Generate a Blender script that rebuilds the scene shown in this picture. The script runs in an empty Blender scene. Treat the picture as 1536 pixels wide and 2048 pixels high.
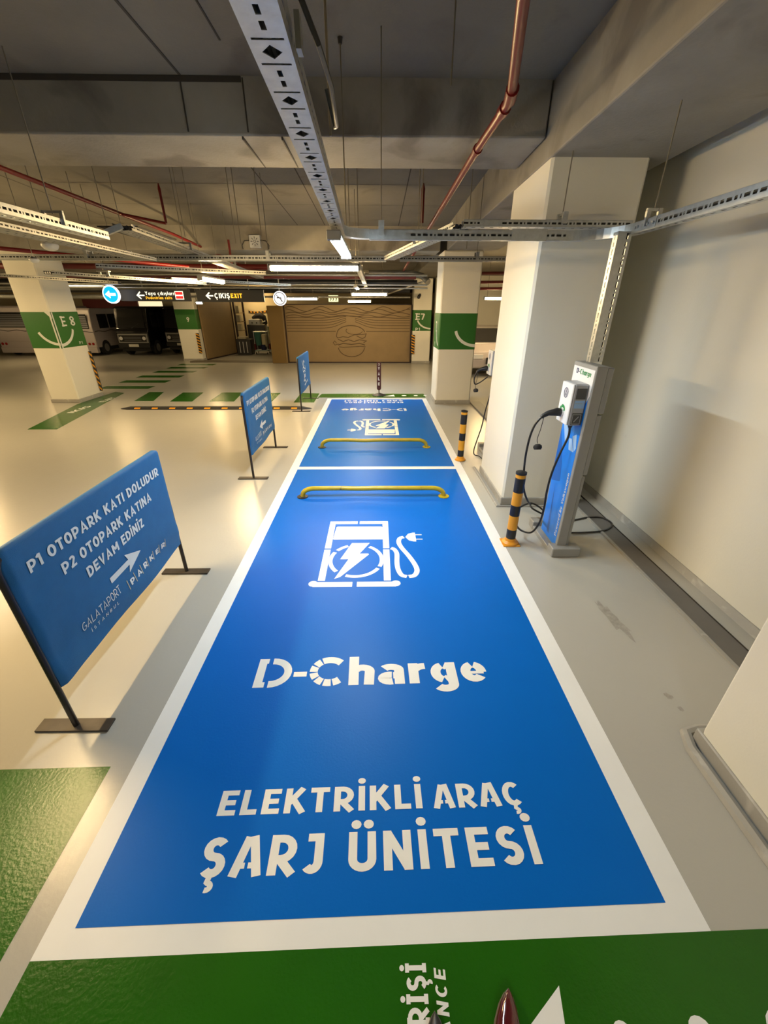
import bpy, bmesh, math, random
from mathutils import Vector, Matrix
random.seed(7)
PI = math.pi
sc = bpy.context.scene
C = sc.collection

# ---------------------------------------------------------------- camera
CAMH = 1.9
F = 808.0
PITCH = math.atan(412 / F); YAW = 15 / math.hypot(F, 412); ROLL = 0.003
fw = Vector((math.sin(YAW) * math.cos(PITCH), math.cos(YAW) * math.cos(PITCH), -math.sin(PITCH)))
r0 = fw.cross(Vector((0, 0, 1))).normalized(); u0 = r0.cross(fw)
rt = r0 * math.cos(ROLL) + u0 * math.sin(ROLL); up = -r0 * math.sin(ROLL) + u0 * math.cos(ROLL)
cam = bpy.data.cameras.new('camera'); camo = bpy.data.objects.new('camera', cam); C.objects.link(camo)
camo.matrix_world = Matrix(((rt.x, up.x, -fw.x, 0), (rt.y, up.y, -fw.y, 0), (rt.z, up.z, -fw.z, CAMH), (0, 0, 0, 1)))
cam.sensor_fit = 'VERTICAL'; cam.sensor_height = 36; cam.sensor_width = 27; cam.lens = 36 * F / 2048
cam.clip_start = 0.05; cam.clip_end = 200
sc.camera = camo

# ---------------------------------------------------------------- world and exposure
w = bpy.data.worlds.new('world'); sc.world = w; w.use_nodes = True
w.node_tree.nodes['Background'].inputs[0].default_value = (0.9, 0.85, 0.7, 1)
w.node_tree.nodes['Background'].inputs[1].default_value = 0.0
sc.view_settings.view_transform = 'Standard'; sc.view_settings.look = 'None'
sc.cycles.diffuse_bounces = 8
sc.view_settings.exposure = 0.14; sc.view_settings.gamma = 1.0; sc.view_settings.use_curve_mapping = False
COOL = (0.80, 0.93, 1.0); WARM = (1.0, 0.70, 0.33)
COOL_P = 255.0; WARM_P = 270.0

# ---------------------------------------------------------------- materials
def srgb(r, g, b):
    f = lambda c: (c / 255 / 12.92) if c / 255 <= .04045 else ((c / 255 + .055) / 1.055) ** 2.4
    return (f(r), f(g), f(b))
def mat(name, col, rough=.5, metal=0, var=0, vs=4, bump=0, bs=60, spec=.5, stain=None, coat=0, rv=0):
    m = bpy.data.materials.new(name); m.use_nodes = True; nt = m.node_tree; N = nt.nodes; L = nt.links
    b = N['Principled BSDF']; b.inputs['Base Color'].default_value = (*col, 1)
    b.inputs['Roughness'].default_value = rough; b.inputs['Metallic'].default_value = metal
    b.inputs['Specular IOR Level'].default_value = spec; b.inputs['Coat Weight'].default_value = coat
    tc = N.new('ShaderNodeTexCoord')
    if var or stain or rv:
        n = N.new('ShaderNodeTexNoise'); n.inputs['Scale'].default_value = vs; n.inputs['Detail'].default_value = 6
        n.inputs['Roughness'].default_value = .6
        L.new(tc.outputs['Object'], n.inputs['Vector'])
    if var or stain:
        mr = N.new('ShaderNodeMapRange'); mr.inputs[1].default_value = .15; mr.inputs[2].default_value = .85
        mr.inputs[3].default_value = 1 - var; mr.inputs[4].default_value = 1 + var
        L.new(n.outputs['Fac'], mr.inputs[0])
        mx = N.new('ShaderNodeVectorMath'); mx.operation = 'SCALE'; mx.inputs[0].default_value = col
        L.new(mr.outputs[0], mx.inputs['Scale']); out = mx.outputs[0]
        if stain:
            n2 = N.new('ShaderNodeTexNoise'); n2.inputs['Scale'].default_value = stain[1]; n2.inputs['Detail'].default_value = 8
            n2.inputs['Distortion'].default_value = .6
            L.new(tc.outputs['Object'], n2.inputs['Vector'])
            r2 = N.new('ShaderNodeMapRange'); r2.inputs[1].default_value = stain[2]; r2.inputs[2].default_value = stain[2] + .12
            r2.inputs[3].default_value = 0; r2.inputs[4].default_value = stain[3]
            L.new(n2.outputs['Fac'], r2.inputs[0])
            mc = N.new('ShaderNodeMix'); mc.data_type = 'RGBA'
            L.new(r2.outputs[0], mc.inputs[0]); L.new(out, mc.inputs[6]); mc.inputs[7].default_value = (*stain[0], 1)
            out = mc.outputs[2]
        L.new(out, b.inputs['Base Color'])
    if rv:
        m3 = N.new('ShaderNodeMapRange'); m3.inputs[1].default_value = .15; m3.inputs[2].default_value = .85
        m3.inputs[3].default_value = max(.02, rough - rv); m3.inputs[4].default_value = rough + rv
        L.new(n.outputs['Fac'], m3.inputs[0]); L.new(m3.outputs[0], b.inputs['Roughness'])
    if bump:
        nb = N.new('ShaderNodeTexNoise'); nb.inputs['Scale'].default_value = bs; nb.inputs['Detail'].default_value = 4
        L.new(tc.outputs['Object'], nb.inputs['Vector'])
        bp = N.new('ShaderNodeBump'); bp.inputs['Strength'].default_value = bump; bp.inputs['Distance'].default_value = .01
        L.new(nb.outputs['Fac'], bp.inputs['Height']); L.new(bp.outputs[0], b.inputs['Normal'])
    return m
def emis(name, col, s):
    m = bpy.data.materials.new(name); m.use_nodes = True; N = m.node_tree.nodes
    b = N['Principled BSDF']; b.inputs['Base Color'].default_value = (*[min(1, c) * .8 for c in col], 1)
    b.inputs['Emission Color'].default_value = (*col, 1); b.inputs['Emission Strength'].default_value = s
    return m
M = dict(
 floor=mat('epoxy_floor_grey', (.42, .41, .37), .26, var=.05, vs=.7, bump=.09, bs=30, spec=.4),
 blue=mat('blue_floor_paint', (.001, .125, .54), .40, var=.05, vs=1.2, bump=.05, bs=90, spec=.10),
 wpaint=mat('white_floor_paint', (.80, .81, .81), .42, spec=.3, var=.05, vs=3, bump=.04, bs=30),
 wstencil=mat('white_stencil_paint', (.80, .80, .78), .5, var=.05, vs=9, spec=.25),
 gpaint=mat('green_floor_paint', (.014, .105, .003), .27, spec=.35, var=.18, vs=3, bump=.13, bs=75, stain=((.12, .25, .06), 9, .74, .5)),
 gband=mat('green_column_paint', (.018, .125, .012), .5, var=.08, vs=2),
 wall=mat('cream_wall_paint', (.72, .70, .61), .6, var=.04, vs=1.2, bump=.06, bs=90, stain=((.5, .47, .4), 5, .72, .4)),
 wallm=mat('marking_white', (.66, .68, .62), .5),
 base=mat('grey_skirting_paint', (.33, .32, .29), .45, var=.12, vs=4, bump=.1, bs=40, stain=((.6, .59, .55), 7, .6, .5)),
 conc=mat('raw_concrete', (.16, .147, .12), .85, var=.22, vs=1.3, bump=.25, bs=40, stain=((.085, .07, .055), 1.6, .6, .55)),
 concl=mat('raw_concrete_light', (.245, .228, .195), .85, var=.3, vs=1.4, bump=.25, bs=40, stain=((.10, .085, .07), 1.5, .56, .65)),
 joint=mat('dark_formwork_joint', (.04, .033, .025), .9),
 galv=mat('galvanised_steel', (.50, .52, .52), .38, metal=.9, var=.2, vs=28, bump=.04, bs=60),
 galvd=mat('dull_galvanised_steel', (.30, .30, .28), .45, metal=.8, var=.2, vs=8),
 steel=mat('dull_steel_rod', (.22, .2, .16), .45, metal=.7),
 red=mat('red_pipe_paint', (.13, .004, .003), .36, var=.15, vs=5, spec=.4),
 dred=mat('dark_red_pipe', (.11, .01, .008), .4),
 black=mat('black_plastic', (.012, .012, .013), .4),
 rubber=mat('black_rubber', (.015, .014, .013), .7, var=.3, vs=20),
 dmetal=mat('black_powder_coat', (.025, .02, .018), .35, metal=.3, var=.25, vs=14),
 plate=mat('worn_dark_steel_plate', (.05, .042, .036), .5, metal=.4, var=.4, vs=12),
 bfab=mat('blue_mesh_fabric', (.012, .115, .30), .6, var=.10, vs=14, bump=.25, bs=420, spec=.3),
 wprint=mat('white_print', (.62, .66, .68), .6),
 gold=mat('pale_gold_print', (.45, .40, .28), .6),
 yel=mat('yellow_paint', (.50, .36, .012), .35, var=.2, vs=10, stain=((.07, .05, .02), 16, .66, .9), bump=.1, bs=40),
 amber=mat('amber_band', (.72, .33, .015), .4),
 orange=mat('orange_base', (.70, .28, .01), .4),
 grey=mat('grey_powder_coat', (.27, .27, .26), .45, var=.05, vs=6),
 dgrey=mat('dark_grey_panel', (.05, .055, .06), .35),
 cover=mat('pale_grey_cover', (.36, .38, .41), .4),
 tblue=mat('bright_blue_print', (.005, .19, .78), .35),
 lblue=mat('light_blue_print', (.30, .50, .80), .4),
 dblue=mat('deep_blue_print', (.004, .10, .45), .35),
 twhite=mat('glossy_white_print', (.76, .77, .79), .3),
 navy=mat('navy_print', (.01, .02, .10), .4), gprint=mat('green_print', (.01, .25, .06), .4),
 teal=mat('teal_fabric', (.01, .10, .08), .6), bucket=mat('navy_bucket', (.01, .015, .06), .4), redc=mat('red_cloth', (.16, .005, .01), .6),
 bagw=mat('cream_bag', (.40, .36, .24), .6),
 ply=mat('tan_panel', (.24, .165, .075), .55, var=.12, vs=2.5, bump=.12, bs=30),
 plyd=mat('bronze_panel', (.16, .095, .02), .4, var=.15, vs=1.5),
 groove=mat('engraved_groove', (.075, .045, .018), .7),
 frame=mat('dark_maroon_frame', (.02, .006, .004), .5),
 vanw=mat('van_white', (.42, .38, .38), .35, coat=.3), vang=mat('van_grey', (.20, .20, .22), .3, coat=.3),
 vanb=mat('van_black', (.006, .006, .007), .2, coat=.6), vans=mat('van_silver', (.30, .30, .29), .3, metal=.5),
 glass=mat('dark_window_glass', (.02, .02, .02), .06), lens=mat('lamp_lens', (.7, .7, .7), .1), tail=mat('tail_lamp_red', (.25, .01, .01), .2),
 plateW=mat('number_plate', (.6, .58, .5), .5), tyre=mat('tyre_rubber', (.01, .01, .01), .8),
 sign=mat('sign_charcoal', (.022, .022, .022), .4), maroon=mat('maroon_patent_leather', (.075, .004, .006), .12, coat=.8),
 mstand=mat('maroon_sign_panel', (.06, .008, .006), .35), tan=mat('tan_sole', (.22, .17, .13), .5),
 drain=mat('grey_channel_paint', (.13, .122, .112), .5, var=.12, vs=5, bump=.08, bs=30),
 dirt=mat('worn_grout_stain', (.30, .285, .25), .7, var=.35, vs=25), tar=mat('asphalt_patch', (.10, .085, .06), .6),
 dome=mat('frosted_dome', (.6, .6, .56), .4), creamw=mat('cream_far_wall', (.55, .47, .30), .7), redw=mat('dark_red_panel', (.10, .005, .005), .6),
 e_blue=emis('lit_blue_sign', (.0, .45, .95), 1.1), e_white=emis('lit_white_sign', (.95, .95, 1.0), 1.6), e_cream=emis('lit_cream_text', (1, .95, .75), 1.1),
 e_amber=emis('lit_amber_text', (1, .5, .03), 1.1), e_red=emis('lit_red_icon', (.75, .02, .02), .9), e_litwall=emis('lit_wall_glow', (1, .80, .48), 1.0),
 e_exit=emis('lit_exit_pictogram', (.75, .85, .5), .9), e_cool=emis('cool_tube', COOL, COOL_P), e_warm=emis('warm_tube', WARM, WARM_P), e_far=emis('dimmer_warm_tube', WARM, WARM_P * .35),
)

# ---------------------------------------------------------------- mesh builder
ORG = {}
def smooth(P, n=7):
    P = [Vector(p) for p in P]; Q = [P[0] * 2 - P[1]] + P + [P[-1] * 2 - P[-2]]; out = []
    for k in range(1, len(Q) - 2):
        for s in range(n):
            u = s / n; out.append(.5 * ((2 * Q[k]) + (-Q[k - 1] + Q[k + 1]) * u + (2 * Q[k - 1] - 5 * Q[k] + 4 * Q[k + 1] - Q[k + 2]) * u * u + (-Q[k - 1] + 3 * Q[k] - 3 * Q[k + 1] + Q[k + 2]) * u ** 3))
    out.append(P[-1]); return out
class B:
    def __init__(s): s.v = []; s.f = []; s.sm = False
    def add(s, vs, fs):
        n = len(s.v); s.v += [tuple(v) for v in vs]; s.f += [tuple(n + i for i in f) for f in fs]; return s
    def box(s, x0, x1, y0, y1, z0, z1, c=0):
        x0, x1 = min(x0, x1), max(x0, x1); y0, y1 = min(y0, y1), max(y0, y1); z0, z1 = min(z0, z1), max(z0, z1)
        if c and c * 2.1 < min(x1 - x0, y1 - y0, z1 - z0):
            bm = bmesh.new(); bmesh.ops.create_cube(bm, size=1)
            for v in bm.verts: v.co = Vector(((x0 + x1) / 2 + v.co.x * (x1 - x0), (y0 + y1) / 2 + v.co.y * (y1 - y0), (z0 + z1) / 2 + v.co.z * (z1 - z0)))
            bmesh.ops.bevel(bm, geom=bm.edges[:], offset=c, segments=1, affect='EDGES')
            bm.verts.index_update()
            s.add([v.co[:] for v in bm.verts], [[v.index for v in f.verts] for f in bm.faces]); bm.free(); return s
        return s.add([(x0, y0, z0), (x1, y0, z0), (x1, y1, z0), (x0, y1, z0), (x0, y0, z1), (x1, y0, z1), (x1, y1, z1), (x0, y1, z1)],
                     [(0, 3, 2, 1), (4, 5, 6, 7), (0, 1, 5, 4), (1, 2, 6, 5), (2, 3, 7, 6), (3, 0, 4, 7)])
    def tube(s, pts, r, n=10, caps=True, closed=False, rs=None):
        P = [Vector(p) for p in pts]; m = len(P); rings = []
        prev = None
        for i, p in enumerate(P):
            if closed: t = (P[(i + 1) % m] - P[i - 1])
            else: t = (P[min(i + 1, m - 1)] - P[max(i - 1, 0)])
            t.normalize()
            if prev is None: a = t.orthogonal().normalized()
            else:
                a = prev - t * prev.dot(t)
                a = a.normalized() if a.length > 1e-6 else t.orthogonal().normalized()
            prev = a; b = t.cross(a); rr = rs[i] if rs else r
            rings.append([p + (a * math.cos(2 * PI * k / n) + b * math.sin(2 * PI * k / n)) * rr for k in range(n)])
        vs = [v for rg in rings for v in rg]; fs = []
        for i in range(m if closed else m - 1):
            j = (i + 1) % m
            for k in range(n): fs.append((i * n + k, i * n + (k + 1) % n, j * n + (k + 1) % n, j * n + k))
        if caps and not closed: fs += [tuple(range(n - 1, -1, -1)), tuple((m - 1) * n + k for k in range(n))]
        s.sm = True
        return s.add(vs, fs)
    def prism(s, poly, axis, a, b):   # polygon (2D, in the two other axes in order) extruded along axis
        def P(p, t):
            return (t, p[0], p[1]) if axis == 0 else ((p[0], t, p[1]) if axis == 1 else (p[0], p[1], t))
        n = len(poly); vs = [P(p, a) for p in poly] + [P(p, b) for p in poly]
        fs = [tuple(range(n)), tuple(range(2 * n - 1, n - 1, -1))] + [(k, k + n, (k + 1) % n + n, (k + 1) % n) for k in range(n)]
        return s.add(vs, fs)
    def lathe(s, cx, cy, prof, n=20):
        vs = []; fs = []
        for r, z in prof: vs += [(cx + r * math.cos(2 * PI * k / n), cy + r * math.sin(2 * PI * k / n), z) for k in range(n)]
        for i in range(len(prof) - 1):
            for k in range(n): fs.append((i * n + k, i * n + (k + 1) % n, (i + 1) * n + (k + 1) % n, (i + 1) * n + k))
        fs += [tuple(range(n - 1, -1, -1)), tuple((len(prof) - 1) * n + k for k in range(n))]
        s.sm = True
        return s.add(vs, fs)
def obj(name, b, m, parent=None, smooth=None, sol=0, bev=0, **props):
    o0 = Vector((0, 0, 0)) if parent is None else ORG[parent.name]
    me = bpy.data.meshes.new(name)
    if parent is None and b.v:
        xs = [v[0] for v in b.v]; ys = [v[1] for v in b.v]; zs = [v[2] for v in b.v]
        o0 = Vector(((min(xs) + max(xs)) / 2, (min(ys) + max(ys)) / 2, min(zs)))
    me.from_pydata([(v[0] - o0.x, v[1] - o0.y, v[2] - o0.z) for v in b.v], [], b.f)
    bm = bmesh.new(); bm.from_mesh(me); 
    if not props.pop('flat', False): bmesh.ops.recalc_face_normals(bm, faces=bm.faces)
    bm.to_mesh(me); bm.free()
    me.materials.append(m if not isinstance(m, str) else M[m])
    if smooth if smooth is not None else b.sm:
        me.polygons.foreach_set('use_smooth', [True] * len(me.polygons))
        try: me.set_sharp_from_angle(angle=math.radians(40))
        except Exception: pass
    o = bpy.data.objects.new(name, me); C.objects.link(o)
    if parent is None: o.location = o0
    else: o.parent = parent
    ORG[o.name] = o0
    if sol:
        md = o.modifiers.new('thickness', 'SOLIDIFY'); md.thickness = sol
    if bev:
        md = o.modifiers.new('edge', 'BEVEL'); md.width = bev; md.segments = 2; md.limit_method = 'ANGLE'
    for k, v in props.items(): o[k] = v
    return o
def thing(name, label, cat, loc, group=None):
    o = bpy.data.objects.new(name, None); C.objects.link(o); o.location = loc; ORG[o.name] = Vector(loc)
    o.empty_display_size = .1
    o['label'] = label; o['category'] = cat
    if group: o['group'] = group
    return o
def tag(o, label, cat, group=None):
    o['label'] = label; o['category'] = cat
    if group: o['group'] = group
    return o
def struct(name, b, m, parent=None, **k):
    o = obj(name, b, m, parent, **k)
    if parent is None: o['kind'] = 'structure'
    return o

# ---------------------------------------------------------------- stroke lettering
def arc(cx, cy, rx, ry, a0, a1, n=10):
    return [(cx + rx * math.cos(math.radians(a0 + (a1 - a0) * i / n)), cy + ry * math.sin(math.radians(a0 + (a1 - a0) * i / n))) for i in range(n + 1)]
def glyph(ch, t, st=False, serif=False):
    """strokes (centre lines, cap height 1) and advance width; st = stencil breaks"""
    m = t / 2; T = 1 - m; g = .035; W = .58; S = []; D = []
    low = .70; lm = low - m
    if ch in 'EF':
        W = .54; S = [[(m, 0), (m, 1)], [(m, T), (W, T)], [(m, .5), (W - .05, .5)]] + ([[(m, m), (W, m)]] if ch == 'E' else [])
    elif ch == 'L': W = .5; S = [[(m, 1), (m, 0)], [(m, m), (W, m)]]
    elif ch in 'KX' and ch == 'K': W = .64; S = [[(m, 0), (m, 1)], [(m, .36), (W - m, 1)], [(m + .17, .52), (W - m * .6, 0)]]
    elif ch == 'T': W = .6; S = [[(W / 2, 0), (W / 2, 1)], [(0, T), (W, T)]]
    elif ch == 'R' or ch == 'P':
        W = .62; r = (1 - .40) / 2 - m * .5; cy = .40 + r - 0; x2 = W - m - r
        ry = (T - .38) / 2; cy = T - ry
        bowl = [(x2, T)] + arc(x2, cy, r, ry, 90, -90) + [(x2, cy - ry)]
        if st:
            S = [[(m, 0), (m, 1)], [(m, T), (x2 - .10, T)], [(m, cy - ry), (x2 - .10, cy - ry)], [(x2 - .10 + g, T)] + bowl + [(x2 - .10 + g, cy - ry)]]
        else: S = [[(m, 0), (m, 1)], [(m, T)] + bowl + [(m, cy - ry)]]
        if ch == 'R': S.append([(x2 - .02, cy - ry), (W - m * .6, 0)])
    elif ch == 'B' or ch == '8':
        W = .58; S = [arc(W / 2, .26, W / 2 - m, .26 - m, 0, 360, 20), arc(W / 2, .74, W / 2 - m * 1.1, .26 - m, 0, 360, 20)] + ([[(m, 0), (m, 1)]] if ch == 'B' else [])
    elif ch in 'Iİı' and ch != 'ı' or ch == 'l': W = t; S = [[(m, 0), (m, 1)]]
    elif ch == '|': W = t * .5; S = [[(m, -.35), (m, 1.35)]]
    elif ch == 'ı' or ch == 'i': W = t; S = [[(m, 0), (m, low)]]
    elif ch == 'A':
        W = .74
        if st: S = [[(m, 0), (W / 2 - g, .98)], [(W / 2 + g + .03, 1), (W - m, 0)], [(m + .14, .26), (W / 2 - g, .26), t * .7], [(W / 2 + g, .26), (W - m - .12, .26), t * .7]]
        else: S = [[(m, 0), (W / 2, T), (W - m, 0)], [(m + .1, .27), (W - m - .1, .27), t * .75]]
    elif ch in 'CÇG':
        W = .68; S = [arc(W / 2, .5, W / 2 - m, .5 - m, 48, 312, 16)]
        if ch == 'G': S.append([(W * .55, .46), (W - m, .46), (W - m, .15)])
    elif ch in 'SŞ':
        W = .56; rr = W / 2 - m
        S = [arc(W / 2, .5 + (T - .5) / 2, rr, (T - .5) / 2, 35, 270, 12)[:-1] + arc(W / 2, m + (.5 - m) / 2, rr, (.5 - m) / 2, 90, -145, 12)]
    elif ch == 'J': W = .5; S = [[(W * .25, T), (W - m, T)], [(W - m, 1)] + [(W - m, .3)] + arc(W / 2, .3, W / 2 - m, .3 - m, 0, -140, 10)]
    elif ch in 'UÜ': W = .64; S = [[(m, 1), (m, .3)] + arc(W / 2, .3, W / 2 - m, .3 - m, 180, 360, 12) + [(W - m, 1)]]
    elif ch == 'N': W = .66; S = [[(m, 0), (m, 1)], [(m, 1 - m * .4), (W - m, m * .4)], [(W - m, 0), (W - m, 1)]]
    elif ch == 'M': W = .8; S = [[(m, 0), (m, T)], [(m, T), (W / 2, .3)], [(W / 2, .3), (W - m, T)], [(W - m, T), (W - m, 0)]]
    elif ch == 'O' or ch == 'Q' or ch == '0': W = .66; S = [arc(W / 2, .5, W / 2 - m, .5 - m, 0, 360, 24)]
    elif ch == 'D': W = .64; S = [[(m, T), (W * .4, T)] + arc(W * .4, .5, W * .6 - m, .5 - m, 90, -90, 12) + [(m, m)], [(m, 0), (m, 1)]]
    elif ch == 'V': W = .68; S = [[(m, 1), (W / 2, m), (W - m, 1)]]
    elif ch == 'W': W = .9; S = [[(m, 1), (W * .3, m), (W / 2, .8), (W * .7, m), (W - m, 1)]]
    elif ch == 'Y': W = .66; S = [[(m, 1), (W / 2, .48), (W - m, 1)], [(W / 2, .5), (W / 2, 0)]]
    elif ch == 'X': W = .62; S = [[(m, 0), (W - m, 1)], [(m, 1), (W - m, 0)]]
    elif ch == 'Z': W = .56; S = [[(0, T), (W - m * .8, T)], [(W - m * 1.2, T), (m * 1.2, m)], [(m * .8, m), (W, m)]]
    elif ch == '1': W = .34; S = [[(0.02, .78), (W - m, .97)], [(W - m, 0), (W - m, 1)]]
    elif ch == '2': W = .54; S = [arc(W / 2, .72, W / 2 - m, .28 - m, 160, -20, 10) + [(m, m)], [(0, m), (W, m)]]
    elif ch == '7': W = .54; S = [[(0, T), (W - m, T)], [(W - m, T), (W * .35, 0)]]
    elif ch == '9': W = .56; S = [arc(W / 2, .68, W / 2 - m, .32 - m, 0, 360, 20), [(W - m, .68), (W * .35, 0)]]
    elif ch == '-': W = .32; S = [[(0, .4), (W, .4)]]
    elif ch == ' ': W = .28
    elif ch == 'h': W = .54; S = [[(m, 0), (m, 1)], arc(W / 2 + m * .2, low - .24, W / 2 - m, .24 - m, 165, 0, 10) + [(W - m, 0)]]
    elif ch == 'n': W = .52; S = [[(m, 0), (m, low)], arc(W / 2, low - .24, W / 2 - m, .24 - m, 165, 0, 10) + [(W - m, 0)]]
    elif ch == 'r': W = .38; S = [[(m, 0), (m, low)], arc(W - .02, low - .28, W - m - .04, .28 - m, 160, 88, 6)]
    elif ch in 'açdgqeocsş':
        W = .56; rx = W / 2 - m; ry = low / 2 - m; cx = W / 2; cy = low / 2
        if ch == 'a' and st: W = .56; S = [arc(cx, low - .22, rx, .22 - m, 150, 0, 10) + [(W - m, 0)], arc(cx - .03, .2, rx - .02, .2 - m * .8, 75, 290, 10), [(cx + .04, .40 - m), (W - m, .40 - m)]]
        elif ch == 'a': S = [arc(cx, cy, rx, ry, 0, 360, 20), [(W - m, 0), (W - m, low)]]
        elif ch == 'o': S = [arc(cx, cy, rx, ry, 0, 360, 20)]
        elif ch == 'e' and st: S = [arc(cx, cy, rx, ry, 80, 0, 8) + [(W - m, cy - .02)], [(cx - rx * .45, cy - .03), (W - m * .6, cy - .03), t * .45], arc(cx, cy, rx, ry, 100, 322, 14)]
        elif ch == 'e': S = [[(m, cy), (W - m, cy), t * .6], arc(cx, cy, rx, ry, 0, 320, 18)]
        elif ch in 'cç': S = [arc(cx, cy, rx, ry, 45, 315, 14)]
        elif ch == 'd': S = [arc(cx, cy, rx, ry, 0, 360, 20), [(W - m, 0), (W - m, 1)]]
        elif ch == 'g':
            tail = [(W - m, low), (W - m, -.05)] + arc(cx, -.05, rx, .2 - m * .6, 0, -150, 10)
            S = ([arc(cx, cy, rx, ry, 75, -75 + 0, 1)[:0] or arc(cx, cy, rx, ry, 100, 260, 12), arc(cx, cy, rx * .9, ry, 80, 40, 4), arc(cx, cy, rx * .9, ry, -80, -40, 4), tail] if st else [arc(cx, cy, rx, ry, 0, 360, 20), tail])
        elif ch == 'q': S = [arc(cx, cy, rx, ry, 0, 360, 20), [(W - m, -.3), (W - m, low)]]
        elif ch in 'sş':
            W = .44; rr = W / 2 - m
            S = [arc(W / 2, low * .5 + (lm - low * .5) / 2, rr, (lm - low * .5) / 2, 30, 270, 9)[:-1] + arc(W / 2, m + (low * .5 - m) / 2, rr, (low * .5 - m) / 2, 90, -150, 9)]
    elif ch == 'p': W = .56; S = [arc(W / 2, low / 2, W / 2 - m, low / 2 - m, 0, 360, 20), [(m, -.3), (m, low)]]
    elif ch == 'b': W = .56; S = [arc(W / 2, low / 2, W / 2 - m, low / 2 - m, 0, 360, 20), [(m, 0), (m, 1)]]
    elif ch == 'k': W = .5; S = [[(m, 0), (m, 1)], [(m, .25), (W - m, low)], [(m + .12, .38), (W - m, 0)]]
    elif ch == 't': W = .34; S = [[(W * .45, 1 - .1), (W * .45, 0)], [(0, lm), (W, lm)]]
    elif ch == 'w': W = .76; S = [[(m, low), (W * .28, m), (W / 2, low * .9), (W * .72, m), (W - m, low)]]
    elif ch == 'y': W = .5; S = [[(m, low), (W / 2, .05)], [(W - m, low), (W * .3, -.3)]]
    elif ch == 'x': W = .48; S = [[(m, 0), (W - m, low)], [(m, low), (W - m, 0)]]
    else: W = .5; S = [[(m, 0), (m, 1)]]
    if ch == 'İ': D.append((m, 1.22))
    if ch == 'i': D.append((m, low + .2))
    if ch == 'Ü': D += [(W / 2 - .15, 1.2), (W / 2 + .15, 1.2)]
    if ch in 'ÇŞçş': S.append([(W / 2, .02), (W / 2 - .02, -.09)] + arc(W / 2 - .01, -.19, .085, .08, 80, -110, 8) + [t * .6])
    if serif:
        q = t * .55; ex = []
        for s in S:
            if isinstance(s[-1], float): continue
            for p in (s[0], s[-1]):
                if abs(s[0][0] - s[-1][0]) < 1e-6 and len(s) == 2: ex.append([(p[0] - t * .9, min(max(p[1], q / 2), 1 - q / 2)), (p[0] + t * .9, min(max(p[1], q / 2), 1 - q / 2))])
        S += ex
    return W, S, D
def ribbon(pts, t):
    """2D thick line with mitred joins -> verts, faces"""
    P = []
    for p in pts:
        p = Vector((p[0], p[1]))
        if not P or (p - P[-1]).length > 1e-5: P.append(p)
    closed = (P[0] - P[-1]).length < 1e-6 and len(P) > 3
    if closed: P = P[:-1]
    n = len(P); L = []; R = []
    for i in range(n):
        a = P[i - 1] if (i > 0 or closed) else None; b = P[(i + 1) % n] if (i < n - 1 or closed) else None
        d1 = (P[i] - a).normalized() if a is not None else None; d2 = (b - P[i]).normalized() if b is not None else None
        if d1 is None: d1 = d2
        if d2 is None: d2 = d1
        nn = Vector((-(d1 + d2).y, (d1 + d2).x))
        nn = nn.normalized() if nn.length > 1e-5 else Vector((-d1.y, d1.x))
        c = max(.45, nn.dot(Vector((-d1.y, d1.x))))
        L.append(P[i] + nn * (t / 2 / c)); R.append(P[i] - nn * (t / 2 / c))
    fs = [(i, (i + 1) % n, (i + 1) % n + n, i + n) for i in range(n if closed else n - 1)]
    return [tuple(p) for p in L] + [tuple(p) for p in R], fs
class Ink:
    """collects flat lettering in a plane: O origin, U right, V up"""
    def __init__(s, O, U, V, n=None): s.O = Vector(O); s.U = Vector(U); s.V = Vector(V); s.b = B(); s.k = 0; s.n = Vector(n) if n else s.U.cross(s.V).normalized()
    def poly(s, pts):
        s.k += 1; o = s.n * (.00002 * (s.k % 41))
        s.b.add([s.O + s.U * p[0] + s.V * p[1] + o for p in pts], [tuple(range(len(pts)))])
    def line(s, pts, t):
        vs, fs = ribbon(pts, t); s.k += 1; o = s.n * (.00002 * (s.k % 41))
        s.b.add([s.O + s.U * p[0] + s.V * p[1] + o for p in vs], fs)
    def disc(s, x, y, r, n=16): s.poly([(x + r * math.cos(2 * PI * k / n), y + r * math.sin(2 * PI * k / n)) for k in range(n)])
    def text(s, x, y, txt, h, width=None, t=.18, gap=.13, st='', serif=False, slant=0):
        G = []; adv = 0
        for i, ch in enumerate(txt):
            W, S, D = glyph(ch, t, ch in st, serif); G.append((adv, S, D)); adv += W + gap
        adv -= gap; sx = h if width is None else width / adv
        for a, S, D in G:
            for q in S:
                tt = q[-1] if isinstance(q[-1], float) else t
                s.line2([(x, y, a + p[0], p[1]) for p in q if not isinstance(p, float)], sx, h, tt, slant)
            for d in D:
                s.poly([(x + (a + d[0] + t * .62 * math.cos(2 * PI * k / 12)) * sx, y + (d[1] + t * .62 * math.sin(2 * PI * k / 12)) * h) for k in range(12)])
    def line2(s, q, sx, h, t, slant):
        vs, fs = ribbon([(p[2], p[3]) for p in q], t); s.k += 1; o = s.n * (.00002 * (s.k % 41)); x, y = q[0][0], q[0][1]
        s.b.add([s.O + s.U * (x + (p[0] + slant * p[1]) * sx) + s.V * (y + p[1] * h) + o for p in vs], fs)
    def done(s, name, m, parent, **k): return obj(name, s.b, m, parent, flat=True, smooth=False, **k)

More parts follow.
